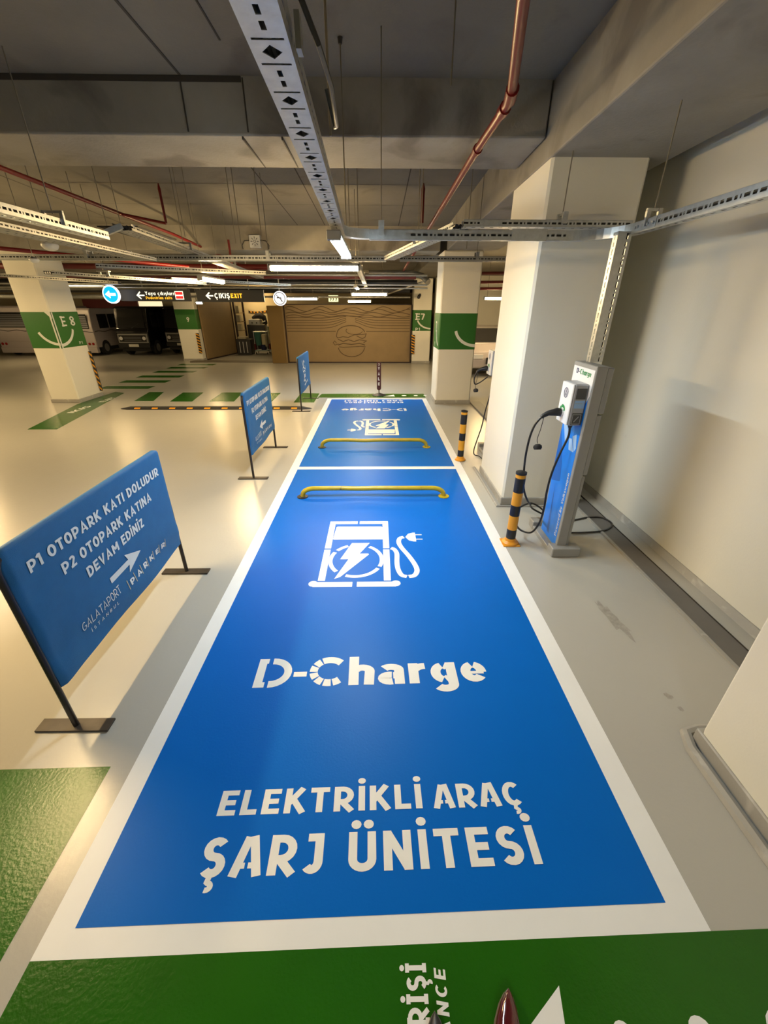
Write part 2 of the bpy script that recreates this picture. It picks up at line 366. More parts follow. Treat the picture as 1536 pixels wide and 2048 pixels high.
# ================================================================ STRUCTURE
ZB2 = 2.83
def slab_z(y): return 3.38 if y < 4.5 else 3.38 - .036 * (y - 4.5)
fl = struct('floor', B().box(-30, 13, -7, 27, -.12, 0), 'floor')
b = B()
for y0, y1 in ((-7, 4.5), (4.5, 27)):
    b.add([(-30, y0, slab_z(y0)), (13, y0, slab_z(y0)), (13, y1, slab_z(y1)), (-30, y1, slab_z(y1)),
           (-30, y0, 3.7), (13, y0, 3.7), (13, y1, 3.7), (-30, y1, 3.7)],
          [(0, 3, 2, 1), (4, 5, 6, 7), (0, 1, 5, 4), (1, 2, 6, 5), (2, 3, 7, 6), (3, 0, 4, 7)])
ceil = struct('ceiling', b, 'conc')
wr = struct('wall_right', B().box(2.45, 2.75, -7, 4.9, 0, 3.5), 'wall')
struct('wall_niche_blocker', B().box(2.06, 2.45, 4.72, 4.9, 0, 3.3), 'wall')  # unseen return added to keep lane light from leaking past the column
struct('wall_far', B().box(-30, 13, 26.6, 26.9, 0, 3.6), 'creamw')
struct('wall_left', B().box(-30, -29.8, -7, 27, 0, 3.6), 'creamw')
struct('wall_near', B().box(-30, 13, -7.2, -7, 0, 3.6), 'wall')
struct('wall_lane_end', B().box(2.2, 12.8, 17.3, 17.5, 0, 2.95), 'wall')
struct('wall_lane', B().box(12.8, 13, -7, 27, 0, 3.6), 'creamw')
struct('wall_store', B().box(-7.9, -1.0, 21.2, 21.4, 0, 2.9), 'creamw')
# skirting of the right wall, sloped top
b = B(); b.prism([(2.45, 0), (2.45, .055), (2.44, .055), (2.415, .0)], 1, -6.9, 4.72)
struct('baseboard_right', b, 'base')
# drain channel beside the wall: recess cover, raised lip, joint lines
dr = obj('drain_cover', B().box(2.12, 2.28, -3, 4.0, .0, .006), 'drain', fl)
obj('channel_lip', B().box(2.095, 2.12, -3, 9.0, 0, .014), 'base', fl)
obj('channel_lip', B().box(2.28, 2.288, -3, 4.6, 0, .010), 'joint', fl)
for y in (-.2, 1.0, 2.2, 3.4):
    pass
obj('channel_kerb', B().box(2.02, 2.26, 4.95, 9.0, 0, .035, .008), 'drain', fl)
# beams
def beam(name, label, x0, x1, y0, y1, z0a, z0b, z1, m='conc', lipm=None):
    b = B().add([(x0, y0, z0a), (x1, y0, z0a), (x1, y1, z0b), (x0, y1, z0b), (x0, y0, z1), (x1, y0, z1), (x1, y1, z1), (x0, y1, z1)],
                [(0, 3, 2, 1), (4, 5, 6, 7), (0, 1, 5, 4), (1, 2, 6, 5), (2, 3, 7, 6), (3, 0, 4, 7)])
    o = obj(name, b, m, bev=.012); return tag(o, label, 'beam')
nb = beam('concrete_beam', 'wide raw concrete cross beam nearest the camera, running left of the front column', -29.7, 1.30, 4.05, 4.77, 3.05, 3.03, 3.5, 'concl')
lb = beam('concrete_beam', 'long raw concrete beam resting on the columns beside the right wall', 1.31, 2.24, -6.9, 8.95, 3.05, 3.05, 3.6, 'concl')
me = lb.data
for v in me.vertices:
    pass
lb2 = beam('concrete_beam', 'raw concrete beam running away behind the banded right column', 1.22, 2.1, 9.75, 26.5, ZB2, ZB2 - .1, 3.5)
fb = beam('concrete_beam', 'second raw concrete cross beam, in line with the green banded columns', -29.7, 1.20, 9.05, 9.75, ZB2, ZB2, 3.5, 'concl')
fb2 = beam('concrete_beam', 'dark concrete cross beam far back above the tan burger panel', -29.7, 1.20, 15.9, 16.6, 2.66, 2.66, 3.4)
# tilt the long beam's soffit down toward the second row of columns
for v in lb.data.vertices:
    if v.co.z < .2 and v.co.y > 5: v.co.z -= .22
b = B().box(-29.7, -.98, 4.044, 4.052, 3.345, 3.378); obj('dark_gap', b, 'joint', nb)
b = B()
for x in (-1.42, -.97): b.box(x - .005, x + .005, 4.045, 4.05, 3.07, 3.37)
obj('form_joint', b, 'joint', nb)
b = B()
for x in (-1.02, -.72): b.box(x - .005, x + .005, 4.06, 4.76, 3.030, 3.049)
obj('form_joint', b, 'joint', nb)
b = B()
b.box(-1.42, -1.405, -3, 4.04, 3.374, 3.381); b.box(-.98, -.97, 1.5, 3.6, 3.374, 3.381); b.box(-5, 1.3, 2.55, 2.565, 3.374, 3.381)
b.box(-30, -5.2, .2, .215, 3.374, 3.381)
obj('formwork_joint', b, 'joint', ceil)
b = B()
def cj(x0, y0, x1, y1, w=.012):
    z0, z1 = slab_z(y0) - .003, slab_z(y1) - .003; d = Vector((x1 - x0, y1 - y0)).normalized(); nx, ny = -d.y * w, d.x * w
    b.add([(x0 - nx, y0 - ny, z0), (x0 + nx, y0 + ny, z0), (x1 + nx, y1 + ny, z1), (x1 - nx, y1 - ny, z1)], [(0, 1, 2, 3)])
for x in (-4.6, -1.45, -.95, 0.4): cj(x, 4.8, x, 9.0, .007)
for y in (5.9, 6.6, 7.6): cj(-4.4, y, 1.3, y, .005)
obj('formwork_joint', b, 'joint', ceil)

# columns
def column(label, x0, x1, y0, y1, ztop, name_='', num=None, arcs=(), band=(1.09, 1.79), hazard=None, nose=.0):
    t = thing('concrete_column', label, 'column', ((x0 + x1) / 2, (y0 + y1) / 2, 0))
    obj('shaft', B().box(x0, x1, y0, y1, 0, ztop, .02), 'wall', t)
    obj('baseboard', B().box(x0 - .012, x1 + .012, y0 - .012, y1 + .012, 0, .085, .006), 'base', t)
    if band:
        obj('green_band', B().box(x0 - .004, x1 + .004, y0 - .004, y1 + .004, band[0], band[1], .02), 'gband', t)
    return t
column('cream painted concrete column right behind the charging totem', 1.32, 2.07, 3.89, 4.86, 3.0, band=None)
column('plain cream column base cut off at the lower right edge of the photo', 1.55, 2.3, .15, 1.235, 3.05, band=None)
c7 = column('cream column with green band and half smile arc, at the far right corner of the blue bays', 1.25, 2.0, 8.9, 9.68, ZB2)
ce8 = column('cream column with green band reading E8, standing left of the speed hump', -7.08, -6.48, 9.03, 9.85, ZB2)
ce9 = column('distant cream column with green band reading 9, right of the dark van', -7.40, -6.66, 16.55, 17.3, 2.75)
ce7 = column('distant cream column with green band reading E7, right of the burger panel', 1.27, 1.92, 15.86, 16.5, 2.75)
# cove kerb round the near pillar
b = B(); pts = [(1.50, -.2), (1.50, 1.19), (1.53, 1.27), (1.60, 1.285), (2.32, 1.285)]
b.tube([(p[0], p[1], .004) for p in pts], .028, 8)
obj('cove_kerb', b, 'base', fl)
b = B(); b.tube([(1.27, 5.0, .002), (1.27, 3.84, .002), (2.0, 3.835, .002)], .018, 8); obj('cove_kerb', b, 'base', fl)
# column graphics
def smile(ink, pts, t): ink.line(pts, t)
i = Ink((1.25, 8.893, 1.09), (1, 0, 0), (0, 0, 1)); i.line(arc(.75, .42, .42, .33, 190, 270, 12), .055); i.done('smile_arc', 'wallm', c7)
i = Ink((1.243, 9.68, 1.09), (0, -1, 0), (0, 0, 1)); i.text(.30, .33, '7', .2, .16, serif=True); i.line(arc(.78, .42, .36, .33, 190, 262, 10), .05); i.text(.2, .04, 'P1', .09, .1); i.done('lettering', 'wallm', c7)
i = Ink((-7.08, 9.023, 1.09), (1, 0, 0), (0, 0, 1)); i.line(arc(.60, .48, .40, .39, 205, 270, 12), .05); i.line([(.575, .68), (.575, 0)], .03); i.poly([(.47, .70), (.60, .70), (.60, .56)]); i.done('smile_arc', 'wallm', ce8)
i = Ink((-6.473, 9.03, 1.09), (0, 1, 0), (0, 0, 1)); i.text(.22, .42, 'E 8', .18, .40, serif=True, t=.16); i.line(arc(.0, .45, .50, .38, 270, 345, 12), .055); i.text(.56, .05, 'P1', .06, .11, t=.14); i.line([(.02, .68), (.02, 0)], .035); i.done('lettering', 'wallm', ce8)
i = Ink((-7.40, 16.54, 1.09), (1, 0, 0), (0, 0, 1)); i.text(.40, .27, '9', .16, .10); i.done('lettering', 'wallm', ce9)
i = Ink((1.27, 15.852, 1.09), (1, 0, 0), (0, 0, 1)); i.text(.1, .38, 'E7', .2, .32, serif=True); i.line(arc(.65, .45, .5, .36, 195, 268, 10), .05); i.text(.1, .03, 'P1', .09, .16); i.done('lettering', 'wallm', ce7)
# striped corner guards
def guard(label, x, y, z0, z1, w=.09, axis='x'):
    t = thing('corner_guard', label, 'corner guard', (x, y, z0))
    obj('black_strip', B().box(x, x + w, y - .02, y, z0, z1, .003), 'black', t)
    n = 7; h = (z1 - z0) / n
    for k in range(n):
        z = z0 + k * h
        i = Ink((x, y - .0215, z), (1, 0, 0), (0, 0, 1)); i.poly([(0, h * .55), (w, 0), (w, h * .42), (0, h * .97)]); i.done('yellow_stripe', 'amber', t)
    return t
guard('yellow and black corner guard on the E7 column beside the burger panel', 1.235, 15.84, .33, .98, .12)
guard('yellow and black corner guard on the right edge of the E8 column', -6.47, 9.80, .12, .98, .06)
guard('yellow and black corner guard on the distant column reading 9', -6.76, 16.53, .28, .98, .12)

# ================================================================ FLOOR MARKINGS
def quad(name, pts, m, z, parent=fl):
    return obj(name, B().add([(p[0], p[1], z) for p in pts], [tuple(range(len(pts)))]), m, parent, flat=True)
nl, nr, FL_, FR_ = (-1.137, .523), (1.131, .562), (-1.151, 9.488), (1.119, 9.484)
wb = quad('white_bay_border', [nl, nr, FR_, FL_], 'wpaint', .0012)
quad('blue_bay_paint', [(-1.042, .600), (1.022, .637), (1.02, 4.955), (-1.045, 4.955)], 'blue', .0020)
quad('blue_bay_paint', [(-1.045, 5.05), (1.02, 5.05), (1.02, 9.39), (-1.045, 9.39)], 'blue', .0020)
# green paint
quad('green_floor_paint', [(-1.131, -.6), (3.0, -.6), (2.28, .58), (1.131, .562), (-1.137, .523)], 'gpaint', .0010)
quad('green_floor_paint', [(-2.4, 1.13), (-1.24, 1.148), (-1.223, -.4), (-2.4, -.4)], 'gpaint', .0010)
quad('green_floor_paint', [(-1.39, 9.60), (1.12, 9.60), (1.12, 10.05), (-1.35, 10.05)], 'gpaint', .0010)
for k, q in enumerate([[(-4.604, 9.168), (-4.113, 9.167), (-4.263, 10.215), (-4.762, 10.215)], [(-3.738, 9.166), (-3.19, 9.165), (-3.30, 10.21), (-3.812, 10.214)],
          [(-2.85, 9.166), (-2.349, 9.163), (-2.363, 10.149), (-2.9, 10.15)], [(-1.852, 9.057), (-1.401, 9.056), (-1.411, 10.085), (-1.864, 10.149)],
          [(-5.42, 9.22), (-4.993, 9.222), (-5.254, 10.28), (-5.608, 10.28)]]):
    quad('green_floor_paint', q, 'gpaint', .0010)
for y in (10.9, 11.83, 12.73, 13.7, 14.65, 15.5):
    quad('green_crossing_bar', [(-7.13, y - .2), (-5.86, y - .2), (-5.86, y + .2), (-7.13, y + .2)], 'gpaint', .0010)
quad('green_floor_paint', [(-6.0, 6.9), (-5.5, 6.9), (-6.15, 10.15), (-6.45, 10.3), (-6.46, 8.9)], 'gpaint', .0010)
i = Ink((-6.0, 8.1, .0018), (0, 1, 0), (-1, 0, 0)); i.text(0, .02, 'IKIS', .13, .6); i.text(1.0, .02, 'EXIT', .12, .5); i.done('floor_lettering', 'wstencil', fl)
i = Ink((.13, 9.72, .0018), (1, 0, 0), (0, 1, 0)); i.poly([(0, 0), (.28, 0), (.26, .2)]); i.disc(.5, .1, .06); i.disc(.78, .1, .05); i.disc(1.0, .1, .04); i.done('floor_graphic', 'wstencil', fl)
# lettering reading up the green paint at the lower edge
i = Ink((.145, .30, .0018), (0, 1, 0), (-1, 0, 0)); i.text(0.0, 0, 'GİRİŞİ', .062, .196, t=.20, serif=True, gap=.2); i.done('floor_lettering', 'wstencil', fl)
i = Ink((.208, .28, .0018), (0, 1, 0), (-1, 0, 0)); i.text(0.0, 0, 'TRANCE', .036, .205, t=.19, gap=.22, slant=.12); i.done('floor_lettering', 'wstencil', fl)
i = Ink((0, 0, .0018), (1, 0, 0), (0, 1, 0)); i.poly([(.561, .446), (.40, .34), (.30, .20), (.54, .20), (.548, .37)]); i.disc(.712, .345, .030); i.disc(.945, .345, .036); i.disc(1.19, .345, .045); i.done('floor_graphic', 'wstencil', fl)

def bay_art(fx):
    """all stencil art of one bay; fx maps near-bay plan coordinates to world"""
    def F_(ink): ink.O = fx((0, 0)); return ink
    sgn = 1 if fx((1, 0)).x > fx((0, 0)).x else -1
    O = fx((0, 0)); U = (sgn, 0, 0); V = (0, sgn, 0)
    a = .020
    R = lambda: Ink((O.x, O.y, .0028), (sgn * math.cos(a), sgn * math.sin(a), 0), (-sgn * math.sin(a), sgn * math.cos(a), 0))
    i = R()
    i.text(-.662, .949, 'ELEKTRİKLİ', .098, .865, t=.205, gap=.15, st='R')
    i.text(.25, .946, 'ARAÇ', .096, .395, t=.205, gap=.10, st='AR')
    i.done('lettering', 'wstencil', fl)
    i = R()
    i.text(-.668, .742, 'ŞARJ', .130, .465, t=.205, gap=.12, st='AR')
    i.text(-.105, .742, 'ÜNİTESİ', .130, .745, t=.20, gap=.17)
    i.done('lettering', 'wstencil', fl)
    # D-Charge
    i = R(); x, y, h = -.715 + .042, 1.585, .205
    T = .046
    i.line([(x + .055, y + h - .018), (x - .0 + .012, y + h - .018)], .036); i.line([(x + .022, y), (x + .022, y + h)], .048); i.line([(x + .012, y + .018), (x + .06, y + .018)], .036)
    i.line([(x + .08, y + h - .02)] + arc(x + .085, y + h / 2, .095, h / 2 - .02, 90, -90, 14) + [(x + .08, y + .02)], .044)
    i.line([(x + .215, y + .085), (x + .29, y + .085)], .034)
    cx, cy = x + .420, y + h / 2
    i.line(arc(cx, cy, .092, .082, 45, 118, 10), .046)
    for k in range(6): i.line(arc(cx, cy, .092, .082, 124 + k * 32, 124 + k * 32 + 26, 4), .046)
    i.text(x + .533, y, 'harge', h, .80, t=.215, gap=.10, st='age')
    i.done('lettering', 'wstencil', fl)
    # charging pump symbol
    i = Ink((O.x, O.y, .0028), U, V)
    for s, x0 in ((-1, -.442), (1, .070)):
        i.line([(x0, 2.55), (x0, 3.0)], .055); i.line([(x0, 3.02), (x0, 3.50)], .055)
    i.line([(-.469, 3.492), (-.20, 3.492)], .055); i.line([(-.18, 3.492), (.097, 3.492)], .055)
    i.line([(-.50, 2.505), (-.20, 2.505)], .062); i.line([(-.165, 2.505), (.135, 2.505)], .062)
    i.disc(-.50, 2.515, .036); i.disc(.135, 2.515, .036)
    i.poly([(-.405, 3.17), (.04, 3.17), (.05, 3.18), (.04, 3.40), (.03, 3.412), (-.39, 3.412), (-.40, 3.40), (-.412, 3.18)])
    for a0, a1 in ((60, -25), (-32, -110), (225, 150), (142, 112)): i.line(arc(-.185, 2.84, .215, .235, a0, a1, 12), .034)
    i.poly([(-.235, 3.11), (-.075, 3.11), (-.16, 2.935), (-.085, 2.935), (-.08, 2.92), (-.30, 2.60), (-.345, 2.575), (-.25, 2.85), (-.32, 2.85)])
    i.line(smooth([(.112, 3.02), (.14, 3.0), (.160, 2.93), (.155, 2.80), (.160, 2.70), (.185, 2.62), (.225, 2.60)], 5), .040)
    i.line(smooth([(.24, 2.60), (.285, 2.615), (.312, 2.68), (.300, 2.77), (.258, 2.90), (.205, 3.03), (.185, 3.12), (.20, 3.19), (.235, 3.21)], 5), .042)
    i.poly([(.25, 3.21), (.28, 3.27), (.325, 3.29), (.345, 3.29), (.345, 3.13), (.325, 3.13), (.28, 3.15)])
    i.line([(.34, 3.25), (.405, 3.25)], .014); i.line([(.34, 3.17), (.405, 3.17)], .014)
    i.done('pump_symbol', 'wstencil', fl)
bay_art(lambda p: Vector((p[0], p[1], 0)))
bay_art(lambda p: Vector((-p[0] - .115, 10.03 - p[1], 0)))
# worn patches on the grey floor
for (x, y, sx, sy) in ((1.60, 2.12, .045, .20), (1.585, 1.49, .022, .022), (1.60, 1.41, .014, .015), (1.56, 1.04, .014, .012)):
    pts = []
    for k in range(22):
        a = 2 * PI * k / 22; rr = 1 + random.uniform(-.35, .25)
        pts.append((x + sx * rr * math.cos(a) - .12 * sy * math.sin(a), y + sy * rr * math.sin(a)))
    quad('worn_patch', pts, 'dirt', .0008)

# ================================================================ SPEED HUMP
t = thing('speed_hump', 'long black rubber speed hump with yellow patches behind the middle banner', 'speed hump', (-3.45, 8.47, 0))
def hump(x0, x1, m, name):
    obj(name, B().prism([(8.35, .001), (8.40, .03), (8.44, .042), (8.50, .042), (8.54, .03), (8.60, .001)], 0, x0, x1), m, t)
xs = [-5.1 + k * .355 for k in range(10)]
for x0 in xs:
    hump(x0, x0 + .355, 'rubber', 'hump_segment')
    obj('yellow_patch', B().add([(x0 + .13, 8.375, .0175), (x0 + .25, 8.375, .0175), (x0 + .25, 8.412, .0355), (x0 + .13, 8.412, .0355)], [(0, 1, 2, 3)]), 'amber', t)
for x0, s in ((-5.1, -1), (-1.55, 1)):
    b = B(); b.add([(x0, 8.35, .001), (x0, 8.44, .042), (x0, 8.50, .042), (x0, 8.6, .001), (x0 + s * .2, 8.47, .002), (x0 + s * .14, 8.4, .002), (x0 + s * .14, 8.54, .002)],
                   [(0, 1, 5), (1, 4, 5), (1, 2, 4), (2, 6, 4), (2, 3, 6), (0, 5, 4, 6, 3), (0, 3, 2, 1)])
    obj('end_cap', b, 'rubber', t)

# ================================================================ WHEEL STOPS
def wheelstop(label, y, zt, bend):
    t = thing('wheel_stop', label, 'wheel stop', (-.05, y, 0), 'yellow hoop wheel stops')
    P = []; r = .10
    for k in range(7):
        a = PI - k * PI / 12; P.append((-.83 + .0 + .13 + .13 * math.cos(a), y, zt - .13 + .13 * math.sin(a)))
    P = [(-.84, y, .01)] + [(-.835, y, .02)] + [(-.70 + .135 * math.cos(PI - k * PI / 12), y, .03 + (zt - .03) * math.sin(k * PI / 12)) for k in range(7)]
    for k in range(1, 16):
        x = -.70 + k * 1.3 / 16
        P.append((x, y + bend * math.exp(-((x + .2) / .25) ** 2), zt - .012 * math.exp(-((x + .2) / .18) ** 2)))
    P += [(.60 + .13 * math.cos(PI / 2 - k * PI / 12), y, .03 + (zt - .03) * math.cos(k * PI / 12)) for k in range(7)] + [(.735, y, .01)]
    obj('hoop_tube', B().tube(P, .026, 12), 'yel', t)
    for x in (-.84, .735):
        obj('foot_flange', B().lathe(x, y, [(.06, .003), (.06, .010), (.035, .014)], 14), 'plate' if x < 0 else 'yel', t)
wheelstop('yellow hoop wheel stop with a dented scuffed middle, on the nearer blue bay', 4.10, .105, .02)
wheelstop('yellow hoop wheel stop on the farther blue bay, beyond the white dividing line', 5.87, .115, .012)

# ================================================================ BOLLARDS
def bollard(label, x, y, square):
    t = thing('bollard', label, 'bollard', (x, y, 0), 'black and yellow bollards')
    r = .042
    if square: obj('base_plate', B().box(x - .075, x + .075, y - .07, y + .07, .001, .010, .002), 'orange', t)
    obj('base_collar', B().lathe(x, y, [(.075, .006), (.072, .02), (.05, .035), (.045, .055), (.043, .06)], 20), 'orange', t)
    zs = [(.05, .15, 'black'), (.15, .285, 'amber'), (.285, .385, 'black'), (.385, .505, 'amber'), (.505, .635, 'black'), (.635, .668, 'amber')]
    for z0, z1, m in zs: obj('band', B().lathe(x, y, [(r, z0), (r, z1)], 20), m, t)
    obj('cap', B().lathe(x, y, [(r + .003, .666), (r + .003, .684), (r * .6, .692)], 20), 'black', t)
bollard('yellow and black bollard beside the charging totem, on a square orange plate', 1.185, 3.10, True)
bollard('farther yellow and black bollard left of the cream column, on a round collar', 1.14, 5.30, False)

# ================================================================ BANNER STANDS
def banner(label, y0, y1, z0, text, arrow, logos=True, phase=0.0):
    X = -1.53
    t = thing('banner_stand', label, 'banner stand', (X, (y0 + y1) / 2, 0), 'blue banner barriers')
    # frame hoop: two posts and a rounded top rail
    R_ = .07; zt = 1.0
    P = [(X, y0, .01), (X, y0, zt - R_)] + [(X, y0 + R_ - R_ * math.cos(a), zt - R_ + R_ * math.sin(a)) for a in (PI / 8, PI / 4, 3 * PI / 8, PI / 2)]
    P2 = [(X, y1 - R_ + R_ * math.sin(a), zt - R_ + R_ * math.cos(a)) for a in (0, PI / 8, PI / 4, 3 * PI / 8, PI / 2)] + [(X, y1, .01)]
    obj('post', B().tube(P, .014, 12), 'dmetal', t)
    obj('post', B().tube(P2, .014, 12), 'dmetal', t)
    obj('rail', B().tube([P[-1], P2[0]], .014, 12), 'dmetal', t)
    for y in (y0, y1): obj('foot_plate', B().box(X - .185, X + .175, y - .035, y + .035, .001, .012, .001), 'plate', t)
    # fabric sleeve: front and back sheet with rounded top, gentle folds
    ny, nz = 60, 26; V = []; Fc = []
    ya, yb = y0 + .012, y1 + .016
    for side in (1, -1):
        for iz in range(nz + 1):
            for iy in range(ny + 1):
                u = iy / ny; v = 1 - (1 - iz / nz) ** 1.9; y = ya + (yb - ya) * u
                z1 = zt + .024
                e = min(y - ya, yb - y)
                if e < .05: z1 -= .05 - math.sqrt(max(0, .05 ** 2 - (.05 - e) ** 2))
                zb = z0 + .004 * math.sin(u * 7 + phase)
                z = zb + (z1 - zb) * v
                edge = min(1, e / .012) * math.sqrt(max(0, 1 - (1 - min(1, (1 - v) * (z1 - zb) / .02)) ** 2))
                d = .004 + .014 * edge
                d += .008 * math.sin(11 * u + 16 * v + phase) * math.exp(-((v - .12) / .16) ** 2) + .003 * math.sin(30 * (u - v * .5) + phase) * math.exp(-((u - .04) / .1) ** 2) + .002 * math.sin(5 * u + 3 * v)
                V.append((X + side * (d if side > 0 else .018 * edge + .004), y, z))
    n1 = (ny + 1) * (nz + 1)
    for s in (0, 1):
        for iz in range(nz):
            for iy in range(ny):
                a = s * n1 + iz * (ny + 1) + iy; Fc.append((a, a + 1, a + ny + 2, a + ny + 1))
    bb = B(); bb.add(V, Fc); bb.sm = True
    for iy in range(ny): a = nz * (ny + 1) + iy; bb.f.append((a, a + 1, n1 + a + 1, n1 + a))
    for iz in range(nz):
        for c in (0, ny): a = iz * (ny + 1) + c; bb.f.append((a, a + ny + 1, n1 + a + ny + 1, n1 + a))
    fab = obj('banner_fabric', bb, 'bfab', t)
    def drape(o):   # lettering follows the folds
        me = o.data; org = ORG[fab.name]
        for vtx in me.vertices:
            y = vtx.co.y + org.y; z = vtx.co.z + org.z
            u = (y - ya) / (yb - ya); v = (z - z0) / (zt + .018 - z0)
            d = .018 + .008 * math.sin(11 * u + 16 * v + phase) * math.exp(-((v - .12) / .16) ** 2) + .003 * math.sin(30 * (u - v * .5) + phase) * math.exp(-((u - .04) / .1) ** 2) + .002 * math.sin(5 * u + 3 * v)
            vtx.co.x = d + .0025 + (vtx.co.x + org.x - X - .02) * 0
    L_ = yb - ya; k = L_ / 1.333
    i = Ink((X + .02, ya, 0), (0, k, 0), (0, 0, 1))
    if text:
        I = lambda: Ink((X + .02, ya, 0), (0, k, 0), (0, 0, 1))
        def words(y, z, txt, h, width, t, gap, name='lettering', slant=0):
            adv = 0; G = []
            for ch in txt: W = glyph(ch, t)[0]; G.append(adv); adv += W + gap
            sx = width / (adv - gap); n0 = 0
            for wd_ in txt.split(' '):
                j = I(); wk = sum(glyph(ch, t)[0] + gap for ch in wd_) - gap
                j.text(y + G[n0] * sx, z, wd_, h, wk * sx, t=t, gap=gap); drape(j.done(name, 'wprint', fab)); n0 += len(wd_) + 1
        words(.098, .860, 'P1 OTOPARK KATI DOLUDUR', .058, 1.150, .20, .11)
        words(.252, .742, 'P2 OTOPARK KATINA', .060, .842, .20, .11)
        words(.382, .630, 'DEVAM EDİNİZ', .060, .560, .20, .11)
        i = I(); ax = .51; aw = .325; ay = .513
        P = [(0, -.018), (.19, -.018), (.17, -.062), (aw, 0), (.17, .062), (.19, .018), (0, .018)]
        i.poly([(ax + p[0], ay + p[1]) if arrow > 0 else (ax + aw - p[0], ay + p[1]) for p in P]); drape(i.done('arrow', 'wprint', fab))
        words(.222, .405, 'GALATAPORT', .052, .33, .10, .12, 'logo_lettering')
        words(.275, .355, 'İSTANBUL', .022, .23, .14, .55, 'logo_lettering')
        words(.650, .377, 'P A R K E R', .038, .455, .21, .10, 'logo_lettering')
        for q in range(7):
            j = Ink((X + .02, ya, 0), (0, k, 0), (0, 0, 1)); j.line([(.625 + q * .0815, .365), (.625 + q * .0815, .43)], .006)
            drape(j.done('logo_bar', 'gold', fab))
    else:
        i = Ink((X + .02, ya, 0), (0, k, 0), (0, 0, 1))
        i.line([(.42, .92), (.50, .80), (.60, .90), (.68, .86)], .03)
        for (yy, zz) in ((.52, .74), (.62, .66), (.60, .56)): i.line(arc(yy, zz, .09, .045, 0, 330, 14), .026)
        i.line([(.5, .79), (.75, .72), (.72, .80)], .024)
        i.line([(.70, .62), (.45, .52), (.80, .47), (.52, .43)], .026)
        i.line([(.84, .50), (.92, .44)], .03)
        drape(i.done('lettering', 'wprint', fab))
banner('nearest blue mesh banner stand with white lettering and right pointing arrow', 1.355, 2.685, .265, True, 1, phase=.5)
banner('middle blue mesh banner stand with white lettering and left pointing arrow', 4.652, 5.877, .29, True, -1, phase=2.1)
banner('farthest blue banner stand with white script, seen almost edge on', 8.204, 9.489, .335, False, 0, phase=3.3)

# ================================================================ VALET SIGN POLE
t = thing('sign_post', 'slim maroon VALE sign on round black base at the end of blue bays', 'sign post', (.035, 9.86, 0))
obj('round_base', B().lathe(.035, 9.86, [(.165, .001), (.165, .012), (.09, .035), (.03, .055), (.015, .06)], 28), 'black', t)
obj('stem', B().tube([(.035, 9.86, .05), (.035, 9.86, .13)], .011, 10), 'dmetal', t)
pl = []
for a in range(0, 181, 15): pl.append((.035 + .045 * math.cos(math.radians(a)), .71 + .045 * math.sin(math.radians(a))))
for a in range(180, 361, 15): pl.append((.035 + .045 * math.cos(math.radians(a)), .17 + .045 * math.sin(math.radians(a))))
pan = obj('sign_panel', B().prism(pl, 1, 9.845, 9.865), 'mstand', t)
pl2 = [(.035 + (p[0] - .035) * 1.12, .44 + (p[1] - .44) * 1.015) for p in pl]
obj('panel_rim', B().prism(pl2, 1, 9.852, 9.860), 'plate', t)
i = Ink((.035, 9.8435, 0), (1, 0, 0), (0, 0, 1)); i.line(arc(0, .70, .022, .02, 200, 520, 12), .008)
for z, ch in ((.575, 'V'), (.46, 'A'), (.345, 'L'), (.23, 'E')): i.text(-.022, z, ch, .07, .042, t=.24)
i.done('lettering', 'wprint', pan)

